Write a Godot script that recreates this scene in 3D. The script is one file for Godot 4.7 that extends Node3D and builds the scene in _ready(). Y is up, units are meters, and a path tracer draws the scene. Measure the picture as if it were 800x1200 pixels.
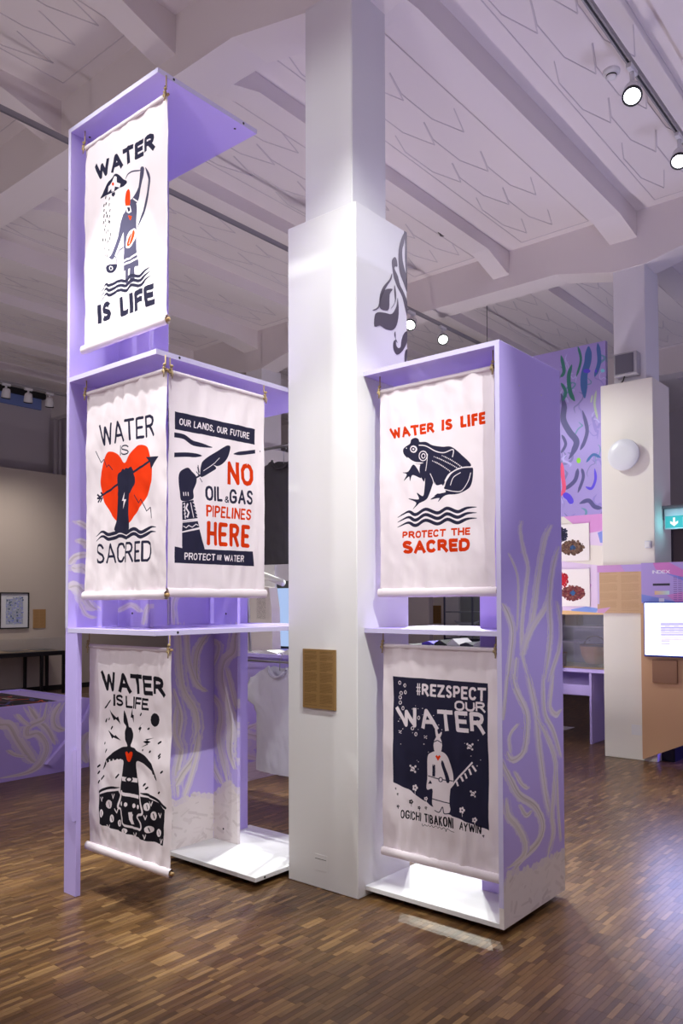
extends Node3D
# A gallery hall: a white column with two purple display frames hung with printed cloth banners.
# World axes follow the frames: +x along their fronts, -z away from them; metres.

const CEIL := 4.94
var rng := RandomNumberGenerator.new()
var mats := {}
var meshes := {}
var uv_ax := -1
var uv_o := Vector3.ZERO
var uv_s := Vector3.ONE
var used := {}
var sg := -1
const KEY := 5.0
const UP := 9.8
const VIO := Color(0.82, 0.82, 1.0)
const BACKL := 19.0
const UPC := Color(1.0, 0.96, 0.975)

func _ready() -> void:
	rng.seed = 7
	# ---- camera (a shift lens, held almost level)
	var cam := Camera3D.new()
	cam.name = "camera"
	add_child(cam)
	cam.position = Vector3(0, 1.40, 0)
	var b := Basis(Vector3.UP, deg_to_rad(39.815)) * Basis(Vector3.RIGHT, deg_to_rad(1.614)) * Basis(Vector3.BACK, deg_to_rad(-0.17))
	cam.basis = b
	cam.projection = Camera3D.PROJECTION_FRUSTUM
	cam.near = 0.05
	cam.far = 60.0
	cam.size = 1200.0 / 928.04 * 0.05
	cam.frustum_offset = Vector2(0, 80.31 / 928.04 * 0.05)
	cam.current = true
	# ---- environment
	var we := WorldEnvironment.new()
	we.name = "environment"
	var env := Environment.new()
	env.background_mode = Environment.BG_COLOR
	env.background_color = Color(0, 0, 0)
	env.tonemap_mode = Environment.TONE_MAPPER_LINEAR
	env.tonemap_exposure = 1.0
	env.sdfgi_enabled = true
	env.ssao_enabled = true
	env.ssil_enabled = true
	we.environment = env
	add_child(we)
	print("lamps")
	lamps()
	print("structure")
	structure()
	parquet()
	print("columns")
	columns()
	print("frames")
	tower()
	shelf_unit()
	print("banners")
	banners()
	print("background")
	background_left()
	background_middle()
	background_right()
	print("done")

# ------------------------------------------------------------------ helpers
func numbered(n: String) -> String:
	if not used.has(n):
		used[n] = 0
		return n
	used[n] += 1
	return "%s_%03d" % [n, used[n]]

func tag(o: Node, label := "", category := "", group := "", kind := "") -> Node:
	if label: o.set_meta("label", label)
	if category: o.set_meta("category", category)
	if group: o.set_meta("group", group)
	if kind: o.set_meta("kind", kind)
	return o

func thing(called: String, at: Vector3, label: String, category: String, group := "") -> Node3D:
	var o := Node3D.new()
	o.name = numbered(called)
	add_child(o)
	o.position = at
	tag(o, label, category, group)
	return o

func setting(called: String) -> Node3D:
	var o := Node3D.new()
	o.name = numbered(called)
	add_child(o)
	o.set_meta("kind", "structure")
	return o

func new_st() -> SurfaceTool:
	var st := SurfaceTool.new()
	st.begin(Mesh.PRIMITIVE_TRIANGLES)
	return st

# shapes are written in world metres; a part is moved back by its thing's place
func build(st: SurfaceTool, called: String, m: Material, parent: Node, smooth := false) -> MeshInstance3D:
	st.generate_normals()
	var o := MeshInstance3D.new()
	o.mesh = st.commit()
	o.material_override = null
	o.mesh.surface_set_material(0, m)
	o.name = called if parent != self else numbered(called)
	parent.add_child(o, true)
	var p: Node = parent
	var off := Vector3.ZERO
	while p != self:
		off += (p as Node3D).position
		p = p.get_parent()
	o.position = -off
	return o

func lin(c: Color) -> Color:
	return c.srgb_to_linear()

func mat(key: String, c: Color, rough := 0.7, metal := 0.0, spec := 0.5) -> StandardMaterial3D:
	if mats.has(key): return mats[key]
	var m := StandardMaterial3D.new()
	m.albedo_color = c
	m.roughness = rough
	m.metallic = metal
	m.metallic_specular = spec
	m.cull_mode = BaseMaterial3D.CULL_DISABLED
	mats[key] = m
	return m

func rgb(r: int, g: int, bb: int) -> Color:
	return Color(r / 255.0, g / 255.0, bb / 255.0)

func uvof(p: Vector3) -> Vector2:
	var q := (p - uv_o) / uv_s
	if uv_ax == 0: return Vector2(1.0 - q.z, 1.0 - q.y)
	if uv_ax == 1: return Vector2(q.x, q.z)
	if uv_ax == 2: return Vector2(q.x, 1.0 - q.y)
	return Vector2(p.x + p.z, p.y)

func tri(st: SurfaceTool, a: Vector3, b: Vector3, c: Vector3, out: Vector3) -> void:
	if (b - a).cross(c - a).dot(out) > 0.0:
		var t := b
		b = c
		c = t
	for p in [a, b, c]:
		st.set_smooth_group(sg)
		st.set_uv(uvof(p))
		st.add_vertex(p)

func quad(st: SurfaceTool, a: Vector3, b: Vector3, c: Vector3, d: Vector3, out: Vector3) -> void:
	tri(st, a, b, c, out)
	tri(st, a, c, d, out)

func bx(st: SurfaceTool, lo: Vector3, hi: Vector3, k := 0.0) -> void:
	var l := Vector3(minf(lo.x, hi.x), minf(lo.y, hi.y), minf(lo.z, hi.z))
	var h := Vector3(maxf(lo.x, hi.x), maxf(lo.y, hi.y), maxf(lo.z, hi.z))
	k = minf(k, minf(h.x - l.x, minf(h.y - l.y, h.z - l.z)) * 0.4)
	var cc := (l + h) / 2.0
	var e := (h - l) / 2.0
	for ax in 3:
		var u := (ax + 1) % 3
		var v := (ax + 2) % 3
		for s in [-1.0, 1.0]:
			var q: Array[Vector3] = []
			for t in [[-1, -1], [1, -1], [1, 1], [-1, 1]]:
				var p := Vector3.ZERO
				p[ax] = e[ax] * s
				p[u] = (e[u] - k) * t[0]
				p[v] = (e[v] - k) * t[1]
				q.append(cc + p)
			var n := Vector3.ZERO
			n[ax] = s
			quad(st, q[0], q[1], q[2], q[3], n)
		if k > 0.0:
			for s in [-1.0, 1.0]:
				for t in [-1.0, 1.0]:
					var q: Array[Vector3] = []
					for w in [[0, -1], [0, 1], [1, 1], [1, -1]]:
						var p := Vector3.ZERO
						p[ax] = (e[ax] - k) * w[1]
						p[u] = s * (e[u] - (k if w[0] == 1 else 0.0))
						p[v] = t * (e[v] - (0.0 if w[0] == 1 else k))
						q.append(cc + p)
					var n := Vector3.ZERO
					n[u] = s
					n[v] = t
					quad(st, q[0], q[1], q[2], q[3], n)
	if k > 0.0:
		for sx in [-1.0, 1.0]:
			for sy in [-1.0, 1.0]:
				for sz in [-1.0, 1.0]:
					var n := Vector3(sx, sy, sz)
					tri(st, cc + n * Vector3(e.x, e.y - k, e.z - k), cc + n * Vector3(e.x - k, e.y, e.z - k), cc + n * Vector3(e.x - k, e.y - k, e.z), n)

func box(called: String, m: Material, parent: Node, lo: Vector3, hi: Vector3, k := 0.0) -> MeshInstance3D:
	var st := new_st()
	bx(st, lo, hi, k)
	return build(st, called, m, parent)

# a painted board: the texture covers the faces across one axis
func board(called: String, m: Material, parent: Node, ax: int, lo: Vector3, hi: Vector3, k := 0.0015, uo = null, us = null) -> MeshInstance3D:
	uv_ax = ax
	uv_o = uo if uo != null else Vector3(minf(lo.x, hi.x), minf(lo.y, hi.y), minf(lo.z, hi.z))
	uv_s = us if us != null else (hi - lo).abs()
	var o := box(called, m, parent, lo, hi, k)
	uv_ax = -1
	return o

# prism: polygon in the plane across ax, from a to b along ax
func prism(st: SurfaceTool, poly: PackedVector2Array, ax: int, a: float, b: float) -> void:
	var f := func(p: Vector2, t: float) -> Vector3:
		return Vector3(t, p.y, p.x) if ax == 0 else (Vector3(p.x, t, p.y) if ax == 1 else Vector3(p.x, p.y, t))
	var idx := Geometry2D.triangulate_polygon(poly)
	var n := Vector3.ZERO
	n[ax] = signf(b - a)
	for i in range(0, idx.size(), 3):
		tri(st, f.call(poly[idx[i]], a), f.call(poly[idx[i + 1]], a), f.call(poly[idx[i + 2]], a), -n)
		tri(st, f.call(poly[idx[i]], b), f.call(poly[idx[i + 1]], b), f.call(poly[idx[i + 2]], b), n)
	var cw := Geometry2D.is_polygon_clockwise(poly)
	for i in poly.size():
		var p := poly[i]
		var q := poly[(i + 1) % poly.size()]
		var d := (q - p)
		var o2 := Vector2(d.y, -d.x) * (-1.0 if cw else 1.0)
		quad(st, f.call(p, a), f.call(q, a), f.call(q, b), f.call(p, b), f.call(o2, 0.0))

func tube(st: SurfaceTool, pts: Array, r, sides := 8, caps := true) -> void:
	var rings := []
	for i in pts.size():
		var p: Vector3 = pts[i]
		var d: Vector3 = (pts[mini(i + 1, pts.size() - 1)] - pts[maxi(i - 1, 0)])
		d = d.normalized()
		var up := Vector3.UP if absf(d.y) < 0.9 else Vector3.RIGHT
		var s := d.cross(up).normalized()
		var t := s.cross(d).normalized()
		var rr: float = r[i] if r is Array else r
		var ring := []
		for k in sides:
			var a := TAU * k / sides
			ring.append(p + (s * cos(a) + t * sin(a)) * rr)
		rings.append(ring)
	for i in rings.size() - 1:
		for k in sides:
			var j := (k + 1) % sides
			var a: Vector3 = rings[i][k]
			var b: Vector3 = rings[i][j]
			var c: Vector3 = rings[i + 1][j]
			var d: Vector3 = rings[i + 1][k]
			var o := ((a + b + c + d) / 4.0) - ((pts[i] + pts[i + 1]) as Vector3) / 2.0
			quad(st, a, b, c, d, o)
	if caps:
		for e in [0, rings.size() - 1]:
			var o: Vector3 = pts[e] - pts[1 if e == 0 else e - 1]
			for k in range(1, sides - 1):
				tri(st, rings[e][0], rings[e][k], rings[e][k + 1], o)

# lathe: profile [(radius, along)] turned about an axis from o in direction d
func lathe(st: SurfaceTool, prof: Array, o: Vector3, d: Vector3, sides := 16) -> void:
	d = d.normalized()
	var up := Vector3.UP if absf(d.y) < 0.9 else Vector3.RIGHT
	var s := d.cross(up).normalized()
	var t := s.cross(d).normalized()
	for i in prof.size() - 1:
		var p: Vector2 = prof[i]
		var q: Vector2 = prof[i + 1]
		for k in sides:
			var a := TAU * k / sides
			var b := TAU * (k + 1) / sides
			var ra := s * cos(a) + t * sin(a)
			var rb := s * cos(b) + t * sin(b)
			var dd := q - p
			var out := ((ra + rb).normalized() * dd.y - d * dd.x)
			var va := o + d * p.y + ra * p.x
			var vb := o + d * p.y + rb * p.x
			var vc := o + d * q.y + rb * q.x
			var vd := o + d * q.y + ra * q.x
			if p.x > 0.00001: tri(st, va, vb, vc, out)
			if q.x > 0.00001: tri(st, va, vc, vd, out)

# ------------------------------------------------------------------ print: a small painter of polygons and brush lines
func ink(c: String) -> Color:
	match c:
		"n": return rgb(40, 38, 60)
		"k": return rgb(28, 25, 34)
		"r": return rgb(228, 56, 16)
		"o": return rgb(198, 50, 10)
		"w": return rgb(226, 212, 221)
		"g": return rgb(72, 68, 92)
		"f": return rgb(238, 228, 230)
		"h": return rgb(234, 222, 224)
		"m1": return rgb(92, 88, 140)
		"m2": return rgb(60, 128, 118)
		"m3": return rgb(70, 108, 170)
		"m4": return rgb(96, 76, 220)
		"m5": return rgb(190, 205, 180)
		"m6": return rgb(235, 90, 130)
		"m7": return rgb(150, 225, 60)
		"m8": return rgb(130, 215, 230)
	return Color.BLACK

func fill(img: Image, pts: PackedVector2Array, c: Color) -> void:
	var y0 := INF
	var y1 := -INF
	for p in pts:
		y0 = minf(y0, p.y)
		y1 = maxf(y1, p.y)
	var n := pts.size()
	var w := img.get_width()
	for y in range(maxi(0, int(floor(y0))), mini(img.get_height() - 1, int(ceil(y1))) + 1):
		var yy := y + 0.5
		var xs: Array[float] = []
		for i in n:
			var a := pts[i]
			var b := pts[(i + 1) % n]
			if (a.y <= yy) != (b.y <= yy):
				xs.append(a.x + (yy - a.y) / (b.y - a.y) * (b.x - a.x))
		xs.sort()
		for i in range(0, xs.size() - 1, 2):
			var xa := clampi(roundi(xs[i]), 0, w)
			var xb := clampi(roundi(xs[i + 1]), 0, w)
			if xb > xa: img.fill_rect(Rect2i(xa, y, xb - xa, 1), c)

func disc(img: Image, p: Vector2, r: float, c: Color) -> void:
	var q := PackedVector2Array()
	for k in 12:
		q.append(p + Vector2(cos(TAU * k / 12), sin(TAU * k / 12)) * r)
	fill(img, q, c)

func smooth_line(pts: PackedVector2Array, n := 6) -> PackedVector2Array:
	var o := PackedVector2Array()
	for i in pts.size() - 1:
		var p0 := pts[maxi(i - 1, 0)]
		var p3 := pts[mini(i + 2, pts.size() - 1)]
		for k in n:
			o.append(pts[i].cubic_interpolate(pts[i + 1], p0, p3, float(k) / n))
	o.append(pts[pts.size() - 1])
	return o

func closed_curve(pts: PackedVector2Array, n: int) -> PackedVector2Array:
	var o := PackedVector2Array()
	var m := pts.size()
	for i in m:
		for k in n:
			o.append(pts[i].cubic_interpolate(pts[(i + 1) % m], pts[(i + m - 1) % m], pts[(i + 2) % m], float(k) / n))
	return o

func stroke(img: Image, pts: PackedVector2Array, w: float, c: Color, taper := false, caps := false) -> void:
	var n := pts.size()
	for i in n - 1:
		var a := pts[i]
		var b := pts[i + 1]
		var wa := w
		var wb := w
		if taper:
			wa = w * clampf(sin(PI * clampf(float(i) / (n - 1) * 0.96 + 0.02, 0, 1)) * 1.7, 0.12, 1.0)
			wb = w * clampf(sin(PI * clampf(float(i + 1) / (n - 1) * 0.96 + 0.02, 0, 1)) * 1.7, 0.12, 1.0)
		var d := (b - a).normalized()
		var s := Vector2(-d.y, d.x) / 2.0
		fill(img, PackedVector2Array([a + s * wa, b + s * wb, b - s * wb, a - s * wa]), c)
		if i > 0 or caps: disc(img, a, wa / 2.0, c)
	if caps: disc(img, pts[n - 1], w / 2.0, c)

var glyphs := {
	"A": [0.82, [[0, 1, .41, 0, .82, 1], [.17, .68, .65, .68]]],
	"B": [0.62, [[0, 0, 0, 1], [0, 0, .4, 0, .58, .12, .58, .36, .4, .47, 0, .47], [.4, .47, .62, .6, .62, .88, .42, 1, 0, 1]]],
	"C": [0.64, [[.64, .22, .5, .03, .32, 0, .14, .05, 0, .25, 0, .75, .14, .95, .32, 1, .5, .97, .64, .78]]],
	"D": [0.66, [[0, 0, 0, 1, .36, 1, .58, .86, .66, .6, .66, .4, .58, .14, .36, 0, 0, 0]]],
	"E": [0.52, [[.52, 0, 0, 0, 0, 1, .52, 1], [0, .49, .44, .49]]],
	"F": [0.5, [[.5, 0, 0, 0, 0, 1], [0, .5, .42, .5]]],
	"G": [0.66, [[.64, .22, .5, .03, .32, 0, .14, .05, 0, .25, 0, .75, .14, .95, .32, 1, .52, .97, .66, .82, .66, .55, .38, .55]]],
	"H": [0.64, [[0, 0, 0, 1], [.64, 0, .64, 1], [0, .5, .64, .5]]],
	"I": [0.0, [[0, 0, 0, 1]]],
	"K": [0.64, [[0, 0, 0, 1], [.6, 0, .02, .55], [.2, .42, .64, 1]]],
	"L": [0.48, [[0, 0, 0, 1, .48, 1]]],
	"N": [0.66, [[0, 1, 0, 0, .66, 1, .66, 0]]],
	"O": [0.7, [[.35, 0, .56, .06, .7, .28, .7, .72, .56, .94, .35, 1, .14, .94, 0, .72, 0, .28, .14, .06, .35, 0]]],
	"P": [0.58, [[0, 1, 0, 0, .38, 0, .55, .1, .58, .28, .52, .45, .36, .54, 0, .54]]],
	"R": [0.64, [[0, 1, 0, 0, .38, 0, .55, .1, .58, .26, .52, .42, .36, .5, 0, .5], [.3, .5, .64, 1]]],
	"S": [0.58, [[.56, .18, .44, .03, .28, 0, .1, .05, .01, .2, .05, .38, .28, .49, .5, .6, .58, .77, .5, .93, .3, 1, .1, .96, 0, .82]]],
	"T": [0.66, [[0, 0, .66, 0], [.33, 0, .33, 1]]],
	"U": [0.64, [[0, 0, 0, .72, .12, .94, .32, 1, .52, .94, .64, .72, .64, 0]]],
	"W": [1.05, [[0, 0, .26, 1, .52, .15, .79, 1, 1.05, 0]]],
	"X": [0.62, [[0, 0, .62, 1], [.62, 0, 0, 1]]],
	"Y": [0.66, [[0, 0, .33, .52, .66, 0], [.33, .52, .33, 1]]],
	"Z": [0.58, [[0, 0, .58, 0, 0, 1, .58, 1]]],
	"#": [0.6, [[.2, 0, .12, 1], [.5, 0, .42, 1], [0, .33, .6, .33], [0, .68, .6, .68]]],
	"&": [0.7, [[.7, 1, .15, .3, .2, .06, .36, 0, .5, .12, .45, .32, .1, .58, 0, .78, .12, .96, .34, 1, .55, .86, .66, .6]]],
	",": [0.08, [[.08, .88, 0, 1.12]]],
	" ": [0.25, []],
}

# one word, its letters spread over a four-cornered place (tl, tr, br, bl), wt the stroke weight over the height
func word(img: Image, text: String, q: PackedVector2Array, wt: float, c: Color) -> void:
	var h := ((q[3] - q[0]).length() + (q[2] - q[1]).length()) / 2.0
	var w := ((q[1] - q[0]).length() + (q[2] - q[3]).length()) / 2.0
	var total := 0.0
	for ch in text:
		total += glyphs[ch][0]
	var gap := wt * 1.15 + 0.06
	var pen := wt * h
	var kx := maxf((w - pen - gap * h * (text.length() - 1)) / maxf(total * h, 0.001), 0.3)
	var heavy := wt > 0.19
	var x := 0.0
	for ch in text:
		var g: Array = glyphs[ch]
		for line: Array in g[1]:
			var pts := PackedVector2Array()
			for i in range(0, line.size(), 2):
				var u: float = ((x + line[i] * kx) * h + pen / 2.0) / w
				var v: float = (line[i + 1] * (h - pen) + pen / 2.0) / h
				pts.append(q[0].lerp(q[1], u).lerp(q[3].lerp(q[2], u), v))
			if heavy:
				# square ends reach the cap and base lines
				var n := pts.size()
				var e0 := (pts[0] - pts[1]).normalized() * pen * 0.5
				var e1 := (pts[n - 1] - pts[n - 2]).normalized() * pen * 0.5
				if n < 6:
					pts[0] += e0
					pts[n - 1] += e1
			stroke(img, pts, pen, c, false, not heavy)
		x += g[0] * kx + gap

func paint(img: Image, items: Array, s: float) -> void:
	for it: Array in items:
		var pts := PackedVector2Array()
		var d: Array = it[3]
		for i in range(0, d.size(), 2):
			pts.append(Vector2(d[i], d[i + 1]) * s)
		var c := ink(it[1])
		match it[0]:
			"p": fill(img, pts, c)
			"c": fill(img, closed_curve(pts, 5), c)
			"s": stroke(img, smooth_line(pts), it[2] * s, c, false, true)
			"z": stroke(img, pts, it[2] * s, c)
			"t": stroke(img, smooth_line(pts), it[2] * s, c, true)
			"w": word(img, it[4], pts, it[2], c)

func texture(img: Image, w: int, h: int) -> ImageTexture:
	img.resize(w, h, Image.INTERPOLATE_BILINEAR)
	return ImageTexture.create_from_image(img)

# purple board with brushed grey flame lines, written in millimetres from the board's upper front corner
func flame_mat(key: String, w: float, h: float, base: Color) -> StandardMaterial3D:
	var s := 0.8
	var img := Image.create(int(w * 1000 * s), int(h * 1000 * s), false, Image.FORMAT_RGB8)
	img.fill(base)
	var r := RandomNumberGenerator.new()
	r.seed = hash(key)
	for it: Array in art[key]:
		var pts := PackedVector2Array()
		var d: Array = it[3]
		for i in range(0, d.size(), 2):
			pts.append(Vector2(d[i], d[i + 1]) * s)
		if it[0] == "t":
			var line := smooth_line(pts, 9)
			# dry brush: several bristle lines of slightly different paint
			var wd: float = it[2] * s * 1.35
			for k in 7:
				var l2 := PackedVector2Array()
				var ofs := r.randf_range(-0.8, 0.8) * wd
				for p in line: l2.append(p + Vector2(ofs + r.randf_range(-1, 1) * wd * 0.1, r.randf_range(-1, 1) * 4.0))
				stroke(img, l2, wd * r.randf_range(0.18, 0.4), base.lerp(ink("f"), r.randf_range(0.35, 0.75)), true)
			stroke(img, line, wd * 0.8, ink("f").lerp(base, 0.12), true)
			for k in 3:
				var l3 := PackedVector2Array()
				var of3 := r.randf_range(-0.3, 0.3) * wd
				for p in line: l3.append(p + Vector2(of3, 0))
				stroke(img, l3, wd * 0.14, ink("f").lerp(Color(0.78, 0.73, 0.74), r.randf()), true)
		elif it[0] == "p":
			fill(img, pts, ink("h"))
			for k in 90:
				var i := r.randi() % pts.size()
				var p := pts[i].lerp(pts[(i + 1) % pts.size()], r.randf())
				disc(img, p, r.randf_range(3, 16), ink("h").lerp(base, 0.25 * r.randf()))
			var bb := Rect2(pts[0], Vector2.ZERO)
			for p in pts: bb = bb.expand(p)
			for k in 60:
				var p := bb.position + bb.size * Vector2(r.randf(), r.randf())
				if Geometry2D.is_point_in_polygon(p, pts):
					stroke(img, PackedVector2Array([p, p + Vector2(r.randf_range(-60, 60), r.randf_range(-25, 25))]), r.randf_range(4, 16), ink("h").lerp(Color(0.80, 0.74, 0.75), r.randf() * 0.6), false, true)
	# nicks and scuffs
	for k in int(30 * w * h):
		disc(img, Vector2(r.randf() * img.get_width(), r.randf() * img.get_height()), r.randf_range(0.8, 2.2), base.lerp(Color(0.85, 0.8, 0.95), 0.5))
	var m := StandardMaterial3D.new()
	m.albedo_texture = texture(img, img.get_width() / 2, img.get_height() / 2)
	m.roughness = 0.55
	m.cull_mode = BaseMaterial3D.CULL_DISABLED
	return m

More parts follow.
